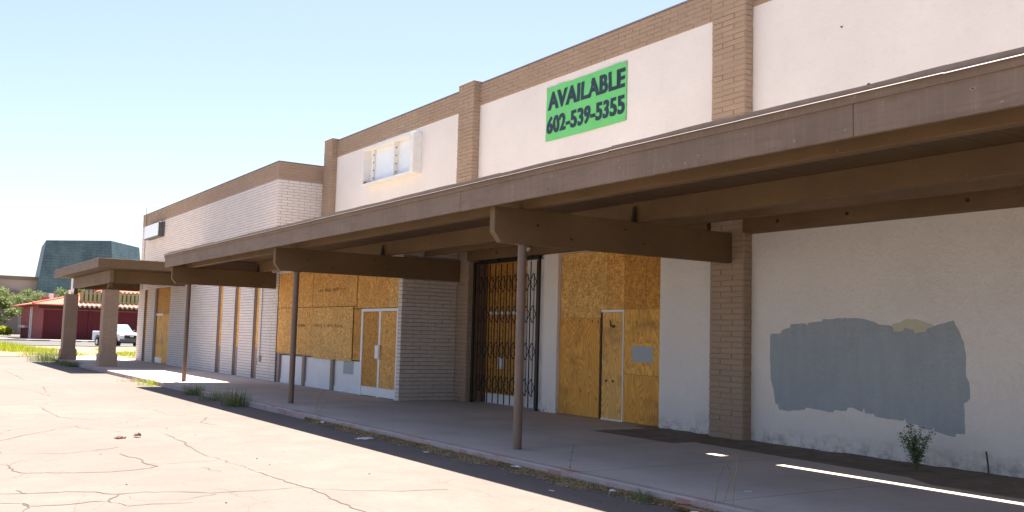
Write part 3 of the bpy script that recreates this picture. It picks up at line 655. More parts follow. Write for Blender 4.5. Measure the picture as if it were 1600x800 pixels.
# alarm bell above
q = MB(); pr = [(0.0, 0.13), (0.03, 0.135), (0.06, 0.12), (0.085, 0.08), (0.095, 0.03), (0.1, 0.0)]
seg = 20; vs = []
for (d, r) in pr:
    for s_ in range(seg): a = 2 * math.pi * s_ / seg; vs.append((12.53 - d, 18.5 + r * math.cos(a), 3.79 + r * math.sin(a)))
fs = [(i * seg + j, i * seg + (j + 1) % seg, (i + 1) * seg + (j + 1) % seg, (i + 1) * seg + j) for i in range(len(pr) - 1) for j in range(seg)]
q.add(vs, fs, True); bl = q.build("alarm_bell", M['bellm'], bld); B("bell_bracket", M['bolt'], bl, (12.53, 12.59, 18.44, 18.56, 3.70, 3.86))

# boards on the stucco wall opening
X0 = XW + 0.09
bs = B("boarded_opening", M['osb3'], bld, (X0, X0 + 0.03, 16.02, 17.67, 2.155, 3.61)); bs['label'] = "tall opening covered with strand board above plywood, with a plywood door"
B("strand_board", M['osb'], bs, (X0 - 0.004, X0 + 0.02, 15.42, 16.015, 2.33, 3.61)); B("strand_board", M['osb2'], bs, (X0 - 0.002, X0 + 0.02, 15.15, 15.415, 2.33, 3.61)); B("strand_board", M['osb2'], bs, (X0 - 0.004, X0 + 0.02, 14.75, 15.145, 2.33, 3.61)); B("strand_board", M['osb2'], bs, (X0 - 0.001, X0 + 0.02, 14.23, 14.745, 2.33, 3.61))
B("plywood_sheet", M['ply'], bs, (X0 - 0.006, X0 + 0.02, 16.22, 17.67, 0.01, 2.15)); B("plywood_sheet", M['ply2'], bs, (X0 - 0.008, X0 + 0.02, 14.23, 15.40, 0.99, 2.325)); B("plywood_sheet", M['ply'], bs, (X0 - 0.008, X0 + 0.02, 14.23, 15.41, 0.01, 0.985))
dr = B("plywood_door", M['ply3'], bld, (X0 + 0.002, X0 + 0.03, 15.45, 16.14, 0.03, 2.27))
B("door_frame", M['white_al'], dr, (X0 - 0.014, X0 + 0.03, 15.415, 15.445, 0.0, 2.325), (X0 - 0.014, X0 + 0.03, 15.446, 16.16, 2.275, 2.325), (X0 - 0.012, X0 + 0.03, 15.446, 16.14, 0.0, 0.03)); B("dark_jamb", M['bolt'], dr, (X0 - 0.01, X0 + 0.03, 16.14, 16.19, 0.0, 2.27))
q = MB(); q.tube([(X0 - 0.02, 15.86, 2.08), (X0 - 0.02, 15.84, 1.98), (X0 - 0.02, 15.74, 1.95), (X0 - 0.02, 15.72, 2.0)], 0.014, 6); q.build("hasp", M['bolt'], dr)
for yy in (15.76, 15.98): q = MB(); q.tube([(X0 - .012, yy, .82), (X0 + 0.004, yy, .82)], .026, 8); q.build("lock_hole", M['bolt'], dr)
patch_y = [(14.50, 1.24), (15.13, 1.25), (15.16, 1.58), (14.49, 1.57)]
q = MB(); q.prism([(y, z) for y, z in dense(patch_y, 0.004)], 'X', X0 - 0.012, X0 - 0.009); q.build("grey_paint_mark", M['greypaint'], bs)

# ------------------------------------------------------------------ main canopy (part of the building)
YE = 31.9; YN = -9
q = MB()    # deck of boards across the span; the slot near the wall lets a strip of sun through
def deckrow(x0, x1, y0, y1):
    y = y0
    while y < y1 - 0.01:
        e = min(y + 0.14, y1); dz = random.uniform(0, 0.004)
        q.box(x0, x1, y + 0.002, e - 0.002, 4.0 - dz, 4.03); y = e
deckrow(7.48, 11.38, YN, YE)
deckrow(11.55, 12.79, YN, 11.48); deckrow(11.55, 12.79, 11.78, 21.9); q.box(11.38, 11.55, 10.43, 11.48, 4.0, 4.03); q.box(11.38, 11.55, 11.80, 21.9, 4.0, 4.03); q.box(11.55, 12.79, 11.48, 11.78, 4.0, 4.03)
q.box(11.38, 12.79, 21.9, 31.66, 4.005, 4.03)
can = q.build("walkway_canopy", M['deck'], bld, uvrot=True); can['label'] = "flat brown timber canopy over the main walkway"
q = MB(); q.box(7.47, 11.38, YN, YE, 4.031, 4.05); q.box(11.55, 12.55, YN, 31.66, 4.031, 4.05); q.box(11.38, 11.55, 10.43, 11.48, 4.031, 4.05); q.box(11.38, 11.55, 11.80, 31.66, 4.031, 4.05)
q.build("roofing", M['roof'], can)
# fascia boards
for (a, b, dz) in ((-9, -2.2, 0), (-2.2, 5.62, 0.0), (5.62, 12.9, 0.0), (12.9, 20.4, 0.004), (20.4, 26.2, 0.0), (26.2, 31.9, 0.003)):
    B("fascia_board", M['fascia'], can, (7.42, 7.475, a + 0.003, b - 0.003, 3.63 + dz, 3.955), bevel=0.004)
B("end_fascia", M['fascia'], can, (7.476, 10.97, YE - 0.05, YE, 3.63, 3.955), bevel=0.004)
q = MB(); y = YN
while y < YE:
    e = min(YE + 0.01, y + random.uniform(2.6, 4.0)); w = random.uniform(-0.003, 0.003)
    q.box(7.395 + w, 7.4185, y, e - 0.004, 3.94 + w, 4.02); y = e
q.build("trim_board", M['fascia'], can, bevel=0.003)
q = MB(); y = YN
while y < YE:       # gravel stop: thin sunlit lip with an upstand whose laps are bent
    e = min(YE + 0.015, y + random.uniform(2.0, 3.2)); w = random.uniform(-0.006, 0.006); t = random.uniform(-0.006, 0.008)
    w *= 0.5; v1 = 0.006 * math.sin(y * 2.0)
    q.add([(7.350 + w, y, 4.010), (7.350 + w, e, 4.010 + v1), (7.360 + w, e, 4.021 + v1), (7.360 + w, y, 4.019)], [(0, 1, 2, 3)])
    q.add([(7.360 + w, y, 4.019), (7.360 + w, e, 4.021 + v1), (7.43, e, 4.032), (7.43, y, 4.032)], [(0, 1, 2, 3)])
    q.add([(7.350 + w, y, 4.010), (7.350 + w, e, 4.010 + v1), (7.42, e, 4.008), (7.42, y, 4.008)], [(0, 3, 2, 1)])
    n = 8
    for k_ in range(n):
        ya, yb = y + (e - y) * k_ / n, y + (e - y) * (k_ + 1) / n
        za = 4.082 + t + 0.004 * math.sin(ya * 1.9) + 0.003 * math.sin(ya * 4.3); zb = 4.082 + t + 0.004 * math.sin(yb * 1.9) + 0.003 * math.sin(yb * 4.3)
        q.add([(7.42, ya, 4.03), (7.42, yb, 4.03), (7.40 + w, yb, zb), (7.40 + w, ya, za)], [(0, 1, 2, 3)])
        q.add([(7.40 + w, ya, za), (7.40 + w, yb, zb), (7.50, yb, 4.052), (7.50, ya, 4.052)], [(0, 3, 2, 1)])
    y = e
q.build("roof_edge_flashing", M['flash'], can)
q = MB(); q.box(7.40, 10.97, YE, YE + 0.03, 3.95, 4.08); q.build("roof_edge_flashing", M['flash'], can)
# purlins
B("purlin", M['wood'], can, (8.08, 8.24, YN, YE - 0.05, 3.652, 3.998), bevel=0.006)
B("purlin", M['wood'], can, (10.40, 10.57, YN, YE - 0.05, 3.652, 3.998), bevel=0.006)
B("purlin", M['wood'], can, (11.56, 11.68, YN, 21.90, 3.72, 3.998), bevel=0.006)
q = MB(); q.box(12.52, 12.78, YN, 11.80, 3.625, 3.90); q.box(12.52, 12.78, 12.67, 21.34, 3.625, 3.90)
lg = q.build("wall_ledger", M['wood'], can, bevel=0.005); lg['label'] = "timber ledger bolted along the wall under the canopy"
for y in (6.2, 7.6, 9.6, 11.0, 13.5, 15.4, 17.2, 19.9): q = MB(); q.tube([(12.50, y, 3.76), (12.53, y, 3.76)], 0.03, 8); q.build("bolt_head", M['bolt'], can)
# cantilever beams and posts
for i, yb in enumerate((-7.15, 2.51, 12.17, 21.83, 31.49)):
    xe = XP - 0.004 if i < 4 else XF - 0.004
    y0, y1 = (yb - 0.07, yb + 0.07) if i != 3 else (21.77, 21.905)
    q = MB(); q.prism([(7.56, 3.27), (7.69, 3.11), (xe, 3.11), (xe, 3.648), (7.56, 3.648)], 'Y', y0, y1)
    bm = q.build("beam", M['wood'], can, bevel=0.005)
    for xx, zz in ((8.35, 3.42), (9.0, 3.25), (10.1, 3.5), (10.5, 3.3)): q = MB(); q.tube([(xx, y0 - 0.012, zz), (xx, y0 + 0.01, zz)], 0.02, 8); q.build("bolt_head", M['bolt'], can)
    q = MB(); q.add([(10.30, yb - 0.03, 3.65), (10.39, yb - 0.03, 3.65), (10.36, yb - 0.03, 3.92), (10.345, yb - 0.03, 3.92), (10.30, yb + 0.03, 3.65), (10.39, yb + 0.03, 3.65), (10.36, yb + 0.03, 3.92), (10.345, yb + 0.03, 3.92)],
          [(0, 1, 2, 3), (7, 6, 5, 4), (0, 3, 7, 4), (1, 5, 6, 2), (3, 2, 6, 7)]); q.build("steel_tie", M['bolt'], can)
    q = MB(); q.tube([(8.12, yb, -0.02), (8.12, yb, 3.108)], 0.068, 24); ps = q.build("post", M['post'], can)
    B("post_cap_plate", M['post'], can, (8.02, 8.22, yb - 0.068, yb + 0.068, 3.098, 3.108))
# little bent bracket standing on the roof edge
q = MB(); q.add([(7.62, 5.60, 4.05), (7.62, 5.75, 4.05), (7.62, 5.60, 4.17), (7.66, 5.60, 4.05), (7.66, 5.75, 4.05), (7.66, 5.60, 4.17)], [(0, 1, 2), (3, 5, 4), (0, 2, 5, 3), (1, 4, 5, 2)]); q.build("bent_bracket", M['bolt'], can)

# ------------------------------------------------------------------ far entrance canopy on brick piers
q = MB(); q.box(7.02, 10.97, 41.0, 53.0, 4.28, 4.36); fc = q.build("entrance_canopy", M['deck'], bld); fc['label'] = "further brown canopy carried on two tan block piers"
B("fascia_board", M['fascia'], fc, (6.97, 7.018, 41.0, 53.0, 4.06, 4.40), bevel=0.006); B("fascia_board", M['wood'], fc, (6.97, 10.97, 40.95, 40.998, 4.06, 4.40), bevel=0.006)
B("roof_edge_flashing", M['roof'], fc, (6.95, 10.97, 40.93, 53.0, 4.402, 4.43))
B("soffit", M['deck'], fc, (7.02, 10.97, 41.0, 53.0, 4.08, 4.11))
B("beam", M['wood'], fc, (7.86, 10.97, 43.2, 43.38, 3.55, 4.078), bevel=0.006); B("beam", M['fascia'], fc, (7.82, 7.98, 43.1, 52.6, 3.56, 4.078), bevel=0.006); B("beam", M['wood'], fc, (7.99, 10.97, 52.3, 52.5, 3.55, 4.078))
for yb in (43.45, 52.2):
    xa = 7.66 if yb < 50 else 7.42
    q = MB(); q.box(xa + 0.01, xa + 0.59, yb - 0.29, yb + 0.29, 0.55, 3.25)
    for sd_, pp, a, b in (('X-', xa + 0.01, yb - 0.3, yb + 0.3), ('Y-', yb - 0.29, xa, xa + 0.6), ('Y+', yb + 0.29, xa, xa + 0.6)): bricks(q, sd_, pp, a, b, 0.55, 3.25, 0.1, 0.42)
    pr_ = q.build("pier", M['tan'], fc)
    q = MB(); q.box(xa - 0.06, xa + 0.66, yb - 0.36, yb + 0.36, -0.15, 0.48)
    lo = [(xa - .06, yb - .36, .48), (xa + .66, yb - .36, .48), (xa + .66, yb + .36, .48), (xa - .06, yb + .36, .48)]; hi = [(xa, yb - .3, .57), (xa + .6, yb - .3, .57), (xa + .6, yb + .3, .57), (xa, yb + .3, .57)]
    q.add(lo + hi, [(0, 1, 5, 4), (1, 2, 6, 5), (2, 3, 7, 6), (3, 0, 4, 7)]); q.build("pier_base", M['tan'], fc)
    B("stub_post", M['wood'], fc, (7.83, 7.99, yb - 0.12, yb + 0.12, 3.25, 3.56))

# ------------------------------------------------------------------ signs
ban = MB(); ny, nz = 48, 20; y0, y1, z0, z1 = 15.34, 18.27, 6.31, 7.60; vs = []; fs = []
def bz(y, z): return 0.018 + 0.010 * math.sin(y * 5 + z * 3) * math.sin(z * 4 - y * 2.2) + 0.006 * math.sin((y + z) * 9)
for j in range(nz + 1):
    for i in range(ny + 1):
        y = y0 + (y1 - y0) * i / ny; z = z0 + (z1 - z0) * j / nz - 0.035 * (1 - abs(2 * i / ny - 1)) * 0.3
        vs.append((XW - 0.006 - bz(y, z), y, z))
nv = len(vs); vs += [(x + 0.004, y, z) for x, y, z in vs]
for j in range(nz):
    for i in range(ny):
        a = j * (ny + 1) + i; fs.append((a, a + ny + 1, a + ny + 2, a + 1)); fs.append((nv + a, nv + a + 1, nv + a + ny + 2, nv + a + ny + 1))
ban.add(vs, fs, True)
bn = ban.build("banner", M['green']); tag(bn, "green vinyl AVAILABLE banner with dark phone number on the upper stucco wall", "banner")
def text_mesh(body, ya, yb_, za, zb_, parent, name, x, mat, bold=0.035):
    cu_ = bpy.data.curves.new("txt", 'FONT'); cu_.body = body; cu_.size = 1; cu_.offset = bold; cu_.extrude = 0.0; cu_.resolution_u = 6
    cu_.space_character = 1.08
    to = bpy.data.objects.new("txt", cu_); COL.objects.link(to)
    dg = bpy.context.evaluated_depsgraph_get(); me = bpy.data.meshes.new_from_object(to.evaluated_get(dg))
    co = [v.co.copy() for v in me.vertices]; fa = [list(p.vertices) for p in me.polygons]
    bpy.data.objects.remove(to); bpy.data.curves.remove(cu_)
    mnx, mxx = min(c.x for c in co), max(c.x for c in co); mny, mxy = min(c.y for c in co), max(c.y for c in co)
    q = MB(); P = []
    for c in co:      # text runs from high Y (left in view) to low Y
        u = (c.x - mnx) / (mxx - mnx); v = (c.y - mny) / (mxy - mny)
        y = ya + (yb_ - ya) * u; z = za + (zb_ - za) * v
        P.append((x(y, z), y, z))
    for k_, dy in enumerate((0, 0.016, -0.016)): q.add([(a - 0.0006 * k_, b + dy, c) for a, b, c in P], fa)
    o = q.build(name, mat, parent)
    if sum(p.normal.x for p in o.data.polygons) > 0: o.data.flip_normals()
    return o
bx_ = lambda y, z: XW - 0.0065 - bz(y, z) - 0.004
text_mesh("AVAILABLE", 18.20, 15.40, 7.04, 7.47, bn, "lettering", bx_, M['navy'], 0.03)
text_mesh("602-539-5355", 18.22, 15.40, 6.47, 6.89, bn, "lettering", bx_, M['navy'], 0.03)
for y in (15.38, 18.23):
    for z in (6.35, 7.56): q = MB(); q.tube([(XW - 0.035, y, z), (XW, y, z)], 0.02, 8); q.build("grommet", M['pipe'], bn)

# open cabinet sign
ya, yb_, za, zb_ = 24.62, 28.18, 6.40, 7.60; xf = XW - 0.27
cab = MB(); cab.box(xf, XW, ya, ya + 0.05, za, zb_); cab.box(xf, XW, yb_ - 0.05, yb_, za, zb_); cab.box(xf, XW, ya + 0.05, yb_ - 0.05, zb_ - 0.05, zb_); cab.box(xf, XW, ya + 0.05, yb_ - 0.05, za, za + 0.05); cab.box(XW - 0.03, XW - 0.004, ya + 0.05, yb_ - 0.05, za + 0.05, zb_ - 0.05)
cb = cab.build("sign_cabinet", M['signwhite'], bevel=0.006); tag(cb, "empty white sign cabinet with its face missing on the upper stucco wall", "sign")
B("divider", M['signwhite'], cb, (xf + 0.09, XW - 0.03, 26.10, 26.19, za + 0.05, zb_ - 0.05)); B("back_sheet", M['acryl'], cb, (XW - 0.034, XW - 0.0301, ya + 0.08, 26.05, za + 0.06, zb_ - 0.1), (XW - 0.034, XW - 0.0301, 26.24, 27.85, za + 0.06, zb_ - 0.1))
B("retainer_strip", M['signwhite'], cb, (xf - 0.012, xf + 0.0, ya, ya + 0.22, za + 0.02, zb_ - 0.02), (xf - 0.01, xf, ya + 0.22, yb_, zb_ - 0.07, zb_), (xf - 0.01, xf, ya + 0.22, yb_, za, za + 0.06)); B("inner_post", M['signwhite'], cb, (XW - 0.12, XW - 0.04, 27.72, 27.80, za + 0.05, zb_ - 0.05))
for y in (26.08, 27.70):
    for z in (6.6, 6.85, 7.1, 7.35): B("lamp_socket", M['signdark'], cb, (XW - 0.13, XW - 0.10, y - 0.025, y, z, z + 0.03))
B("ballast", M['signdark'], cb, (xf + 0.02, xf + 0.09, 28.0, 28.12, za + 0.05, za + 0.12))

# blank box sign on the far wing
sx = B("box_sign", M['signdark'], None, (10.70, XF - 0.002, 47.6, 50.6, 6.10, 6.80), bevel=0.01); tag(sx, "small blank box sign with white face at the far corner of the block wing", "sign")
B("sign_face", M['acryl'], sx, (10.68, 10.699, 47.66, 50.54, 6.15, 6.76), bevel=0.004)
q = MB(); q.tube([(XF - 0.03, 51.6, 3.65), (XF - 0.03, 51.6, 7.9), (XF + 0.02, 51.5, 7.95), (XF + 0.1, 49.5, 7.72)], 0.018, 6)
q.build("service_mast", M['pipe'], bld)

# ------------------------------------------------------------------ background: red restaurant
rx, ry = 16.0, 129.0
rb = empty("restaurant_building", (30, 140, GZ), "low dark red restaurant with coral tile hip roof across the street", "building")
q = MB(); q.box(rx, 62, ry, 150, GZ - 0.1, 4.25); q.build("wall", M['redwall'], rb)
q = MB(); q.quad([(rx - 0.02, ry + 0.3, GZ), (rx - 0.02, ry + 9.5, GZ), (rx - 0.02, ry + 9.5, 4.0), (rx - 0.02, ry + 0.3, 4.0)], (-1, 0, 0))
q.box(rx - 0.05, rx + 0.1, ry - 0.04, ry + 0.3, GZ, 4.2); q.build("side_wall_panel", M['redlight'], rb)
B("trim", M['redbright'], rb, (rx - 0.08, rx, ry + 0.3, 150, 4.0, 4.16), (rx - .08, rx, 149.6, 150, GZ, 4.0), (rx - .08, rx, 141.2, 141.7, GZ, 4.0))
for y in (142.6, 143.9, 145.2, 146.5, 147.8): B("window_post", M['redbright'], rb, (rx - 0.07, rx - 0.002, y, y + 0.45, 1.6, 4.0))
B("service_counter", M['pipe'], rb, (rx - 0.5, rx, 141.8, 149.5, 1.25, 1.6)); B("window", M['glass'], rb, (rx - 0.03, rx - 0.001, 141.8, 149.5, 1.6, 4.0))
B("door", M['glass'], rb, (rx - 0.04, rx, 139.2, 140.2, GZ, 3.9)); B("door_frame", M['white_al'], rb, (rx - 0.08, rx, 138.7, 139.19, GZ, 4.0), (rx - 0.08, rx, 140.21, 140.7, GZ, 4.0))
for x in (21.2, 28.0, 35): B("pilaster_strip", M['redwall'], rb, (x, x + 0.35, ry - 0.12, ry, GZ, 3.6))
B("cornice", M['redlight'], rb, (rx, 62, ry - 0.1, ry, 3.56, 3.70)); B("painted_eave_shade", M['dark'], rb, (rx - 0.5, 62, ry - 0.5, ry - 0.001, 3.72, 4.2), (rx - 0.5, rx, ry, 150.5, 4.17, 4.3))  # near-black strips stand in for the shade under the eaves
q = MB(); ex, ey0, ey1, ez = rx - 1.3, ry - 1.0, 151.5, 4.25; rzz = 6.9
q.add([(ex, ey0, ez), (34, ey0, ez), (62, ey0, ez), (62, ey1, ez), (ex, ey1, ez), (26, 139, rzz), (50, 139, rzz), (62, 139, 5.2)], [(0, 1, 5), (1, 6, 5), (1, 2, 7, 6), (0, 5, 4), (4, 5, 6), (4, 6, 7, 3)])
q.add([(ex, ey0, ez), (62, ey0, ez), (62, ey0, ez - 0.15), (ex, ey0, ez - 0.15)], [(0, 1, 2, 3)]); q.add([(ex, ey0, ez), (ex, ey1, ez), (ex, ey1, ez - 0.15), (ex, ey0, ez - 0.15)], [(0, 1, 2, 3)])
rf = q.build("roof", M['tile'], rb)
q = MB(); q.tube([(ex, ey0, ez + .05), (26, 139, rzz + .05)], 0.12, 6); q.tube([(26, 139, rzz + .05), (50, 139, rzz + .05)], 0.12, 6); q.build("ridge_tiles", M['tile'], rf)
for pts_, rr_, nm, mm in (([(18.2, 140, 5.1), (18.2, 140, 5.9)], 0.3, "roof_vent", 'chrome'), ([(19.9, 135, 5.6), (19.9, 135, 6.3)], [0.28, 0.38], "roof_vent", 'chrome'), ([(22.4, 134.2, 5.4), (22.4, 134.2, 6.9)], 0.2, "flue", 'redlight'), ([(20.9, 133.5, 5.2), (20.9, 133.5, 6.0)], 0.12, "flue", 'redlight'), ([(17.6, 140, 4.9), (17.6, 140, 5.35)], 0.5, "flue", 'redlight')):
    q = MB(); q.tube(pts_, rr_, 10); q.build(nm, M[mm], rf)
q = MB()   # rooftop picket screen above a scalloped tile edge
x = 20.2
while x < 44:
    q.box(x, x + 0.30, 129.2, 129.26, 4.35, 6.15 + random.uniform(-0.03, 0.03)); x += 0.5
q.box(20.0, 44, 129.27, 129.33, 5.7, 5.85); q.box(20.0, 44, 129.27, 129.33, 4.7, 4.85); q.build("picket_screen", M['picket'], rb)
B("screen_back", M['picketd'], rb, (20.2, 44, 129.7, 129.8, 4.6, 6.0))
q = MB(); x = 19.4
while x < 46: q.tube([(x, 127.6, 4.05), (x, 129.2, 4.45)], 0.16, 6); x += 0.55
q.build("white_tile_edge", M['tanwall'], rb)
q = MB(); seg = 16; c0 = Vector((23.2, 131.5, 6.9)); n_ = Vector((-0.4, -0.75, 0.5)).normalized(); u_ = n_.cross(Vector((0, 0, 1))).normalized(); w_ = u_.cross(n_)
vs = [tuple(c0 - n_ * 0.2)]
for k_ in range(seg): a = 2 * math.pi * k_ / seg; vs.append(tuple(c0 + u_ * 0.85 * math.cos(a) + w_ * 0.6 * math.sin(a)))
q.add(vs, [(0, 1 + k_, 1 + (k_ + 1) % seg) for k_ in range(seg)], True); q.tube([tuple(c0 - n_ * .2), (23.3, 132, 5.4)], 0.05, 6); q.build("satellite_dish", M['black'], rb)
B("rooftop_unit", M['tanwall'], rb, (32.0, 35.2, 134, 137, 5.5, 7.6), bevel=0.05)
for i, (x, y, lb) in enumerate(((14.6, 119.5, "concrete wheel stop in front of the near corner of the red restaurant"), (17.6, 118.0, "concrete wheel stop just left of the far block pier"), (20.2, 118.0, "concrete wheel stop seen between the two block piers, nearer the far pier"), (22.9, 118.2, "concrete wheel stop seen just left of the white pickup"), (12.3, 120.5, "leftmost concrete wheel stop, by the kerb at the photo's left edge"))):
    o = B("wheel_stop", M['pave'], None, (x - 0.95, x + 0.95, y - 1.6, y - 1.4, GZ + 0.02, GZ + 0.18), bevel=0.03)
    tag(o, lb, "wheel stop", "wheel stops before the red restaurant")

# theatre: beige walls and the patina tower
th = empty("theatre_building", (20, 205, GZ), "flat-roofed beige building with dark cap behind the red restaurant", "building")
q = MB(); q.box(-30, 24, 203, 260, GZ, 10.4); q.build("wall", M['tanwall'], th); B("roof_cap", M['tandark'], th, (-30.3, 24, 202.7, 203, 10.1, 10.8), (-30.3, 24.0, 203.001, 260, 10.401, 10.8))
q = MB(); q.box(-30, 19.6, 190, 202.6, GZ, 7.7); o = q.build("wing", M['tandark'], th); q = MB(); q.prism([(19.61, GZ), (36, GZ), (36, 6.6), (19.61, 7.9)], 'Y', 191, 202.6); q.build("low_front_wall", M['tanwall'], th)
tw = MB()
def up(u, y): return None
lo = [(22.6, 200), (38.5, 200), (47, 214), (24, 222)]; hi = [(24.6, 200.5), (36.2, 200.5), (43.3, 209), (26, 218)]
tz = [17.8, 18.6, 18.3, 17.8]
v = [(x, y, GZ) for x, y in lo] + [(x, y, z) for (x, y), z in zip(hi, tz)]
tw.add(v, [(0, 1, 5, 4), (1, 2, 6, 5), (2, 3, 7, 6), (3, 0, 4, 7), (4, 5, 6, 7)])
to = tw.build("copper_tower", M['patina']); tag(to, "angular tapering tower clad in blue-green patina copper beyond the street", "tower")


# pale pole beyond the far pier
q = MB(); q.tube([(10.4, 70, GZ), (10.4, 70, 5.0)], [0.13, 0.11], 10); po = q.build("utility_pole", M['signwhite']); tag(po, "pale pole standing in the verge behind the far canopy pier", "pole")
B("pole_box", M['pipe'], po, (10.30, 10.50, 69.75, 69.88, 3.4, 3.9))

# ------------------------------------------------------------------ white pickup
tk = empty("pickup_truck", (0, 0, 0), "white pickup truck with dark grille parked on the street beside the red restaurant", "truck")
def T(name, mat, mb, bevel=0.0, parent=tk): return mb.build(name, mat, parent, bevel)
# built along its own axes: front at -Y, right side at -X
q = MB(); L0, L1 = -2.7, 2.9; hw = 0.98
prof = [(-2.72, 0.55), (-2.78, 0.75), (-2.74, 1.02), (-2.55, 1.13), (-1.35, 1.22), (-0.9, 1.25), (1.0, 1.27), (1.02, 1.27), (2.88, 1.27), (2.9, 0.5), (2.35, 0.48), (2.25, 0.8), (2.0, 0.95), (1.6, 0.95), (1.35, 0.8), (1.25, 0.45), (-1.2, 0.42), (-1.3, 0.8), (-1.55, 0.95), (-1.95, 0.95), (-2.2, 0.8), (-2.3, 0.5)]
q.prism([(y, z) for y, z in prof], 'X', -hw, hw); body = T("body", M['truck'], q, 0.05)
q = MB(); cb0 = [(-1.05, 1.25), (1.02, 1.25)]
v = [(-0.93, -1.1, 1.24), (0.93, -1.1, 1.24), (0.93, 1.05, 1.24), (-0.93, 1.05, 1.24), (-0.76, -0.35, 1.86), (0.76, -0.35, 1.86), (0.78, 0.9, 1.86), (-0.78, 0.9, 1.86)]
q.add(v, [(0, 1, 5, 4), (1, 2, 6, 5), (2, 3, 7, 6), (3, 0, 4, 7), (4, 5, 6, 7)]); cabo = T("cab", M['truck'], q, 0.05)
q = MB(); q.add([(-0.84, -1.03, 1.31), (0.84, -1.03, 1.31), (0.72, -0.42, 1.81), (-0.72, -0.42, 1.81)], [(0, 1, 2, 3)])
q.v = [(x, y - 0.03, z + 0.02) for x, y, z in q.v]; T("windscreen", M['glass'], q, parent=cabo)
q = MB(); q.add([(-0.935, -0.75, 1.30), (-0.935, 0.85, 1.30), (-0.81, 0.8, 1.78), (-0.81, -0.3, 1.78)], [(0, 1, 2, 3)]); T("side_window", M['glass'], q, parent=cabo)
q = MB(); q.add([(0.935, -0.75, 1.30), (0.935, 0.85, 1.30), (0.81, 0.8, 1.78), (0.81, -0.3, 1.78)], [(3, 2, 1, 0)]); T("side_window", M['glass'], q, parent=cabo)
q = MB(); q.box(-0.62, 0.62, -2.80, -2.72, 0.72, 1.02); gr = T("grille", M['black'], q, 0.02)
q = MB(); q.box(-0.16, 0.16, -2.83, -2.801, 0.86, 0.93); q.box(-0.62, 0.62, -2.82, -2.801, 1.0, 1.03); T("grille_bar", M['chrome'], q, 0.01)
q = MB(); q.box(-0.99, 0.99, -2.86, -2.70, 0.40, 0.70); T("bumper", M['signdark'], q, 0.04)
for s_ in (-1, 1):
    q = MB(); q.box(s_ * 0.80 - 0.16, s_ * 0.80 + 0.16, -2.785, -2.70, 0.74, 1.0); T("headlight", M['lamp'], q, 0.03)
    q = MB(); q.box(s_ * 1.0, s_ * 1.17, -0.85, -0.75, 1.25, 1.42); T("wing_mirror", M['signdark'], q, 0.02)
    for yy in (-1.75, 1.80):
        q = MB(); q.tube([(s_ * 0.78, yy, 0.36), (s_ * 1.0, yy, 0.36)], 0.37, 22); w = T("wheel", M['tyre'], q, 0.02)
        q = MB(); q.tube([(s_ * 0.98, yy, 0.36), (s_ * 1.006, yy, 0.36)], 0.22, 18); T("rim", M['chrome'], q, 0.0, w)
q = MB(); q.box(-0.9, 0.9, -2.3, 2.5, 0.32, 0.5); T("chassis", M['black'], q)
tk.location = (17.75, 92.6, GZ + 0.02); tk.rotation_euler = (0, 0, R_(13)); tk.scale = (1.05, 1.05, 1.08)

# ------------------------------------------------------------------ trees and plants
def leafcloud(q, centers, n, size, flat=0.6):
    for _ in range(n):
        c, r = random.choice(centers)
        d = Vector((random.gauss(0, 1), random.gauss(0, 1), random.gauss(0, 1))).normalized() * (random.random() ** 0.45)
        p = Vector(c) + Vector((d.x * r, d.y * r, d.z * r * flat)); s_ = size * random.uniform(0.6, 1.5)
        a = Vector((random.uniform(-1, 1), random.uniform(-1, 1), random.uniform(-0.6, 0.6))).normalized(); b = a.cross(Vector((random.uniform(-1, 1), random.uniform(-1, 1), random.uniform(-1, 1)))).normalized()
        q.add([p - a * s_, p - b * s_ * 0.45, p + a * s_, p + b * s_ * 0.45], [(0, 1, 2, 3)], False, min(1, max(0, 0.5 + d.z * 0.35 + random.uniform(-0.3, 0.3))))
def tree(x, y, h, r, label, n=2600, mat='leaf', size=0.2, low=0.35, group=None):
    t = empty("tree", (x, y, GZ), label, "tree", group)
    q = MB(); cs = []
    q.tube([(x, y, GZ), (x + 0.1, y, h * 0.25), (x - 0.05, y + .1, h * 0.5)], [0.22, 0.16, 0.1], 8)
    for k_ in range(11):
        a = random.uniform(0, 6.28); rr = r * random.uniform(0.3, 0.85); z = h * random.uniform(low, 0.88); c = (x + rr * math.cos(a), y + rr * math.sin(a), z)
        q.tube([(x, y, h * 0.28), ((x + c[0]) / 2, (y + c[1]) / 2, (h * 0.3 + z) / 2 + 0.2), c], [0.09, 0.06, 0.02], 5); cs.append((c, r * random.uniform(0.25, 0.45)))
    q.build("trunk", M['bark'], t)
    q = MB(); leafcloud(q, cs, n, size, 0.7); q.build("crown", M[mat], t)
tree(12.6, 156, 7.0, 3.4, "bushy green tree at the left edge beside the beige wall", 3000, 'leaf', 0.20)
tree(18.4, 164, 7.6, 3.4, "light green tree behind the left end of the red restaurant", 1900, 'leaf', 0.17, 0.45)
tree(23.0, 160, 8.3, 2.6, "small green tree rising behind the coral roof of the restaurant", 1300, 'leaf', 0.17, 0.5)
hd = MB(); hc = [((12.2 + i * 0.55, 150 + random.uniform(-.4, .4), 0.75), 0.7) for i in range(-4, 5)]; leafcloud(hd, hc, 3200, 0.16, 0.95); ho = hd.build("hedge", M['ygrass']); tag(ho, "clipped yellow-green hedge left of the red restaurant", "hedge")

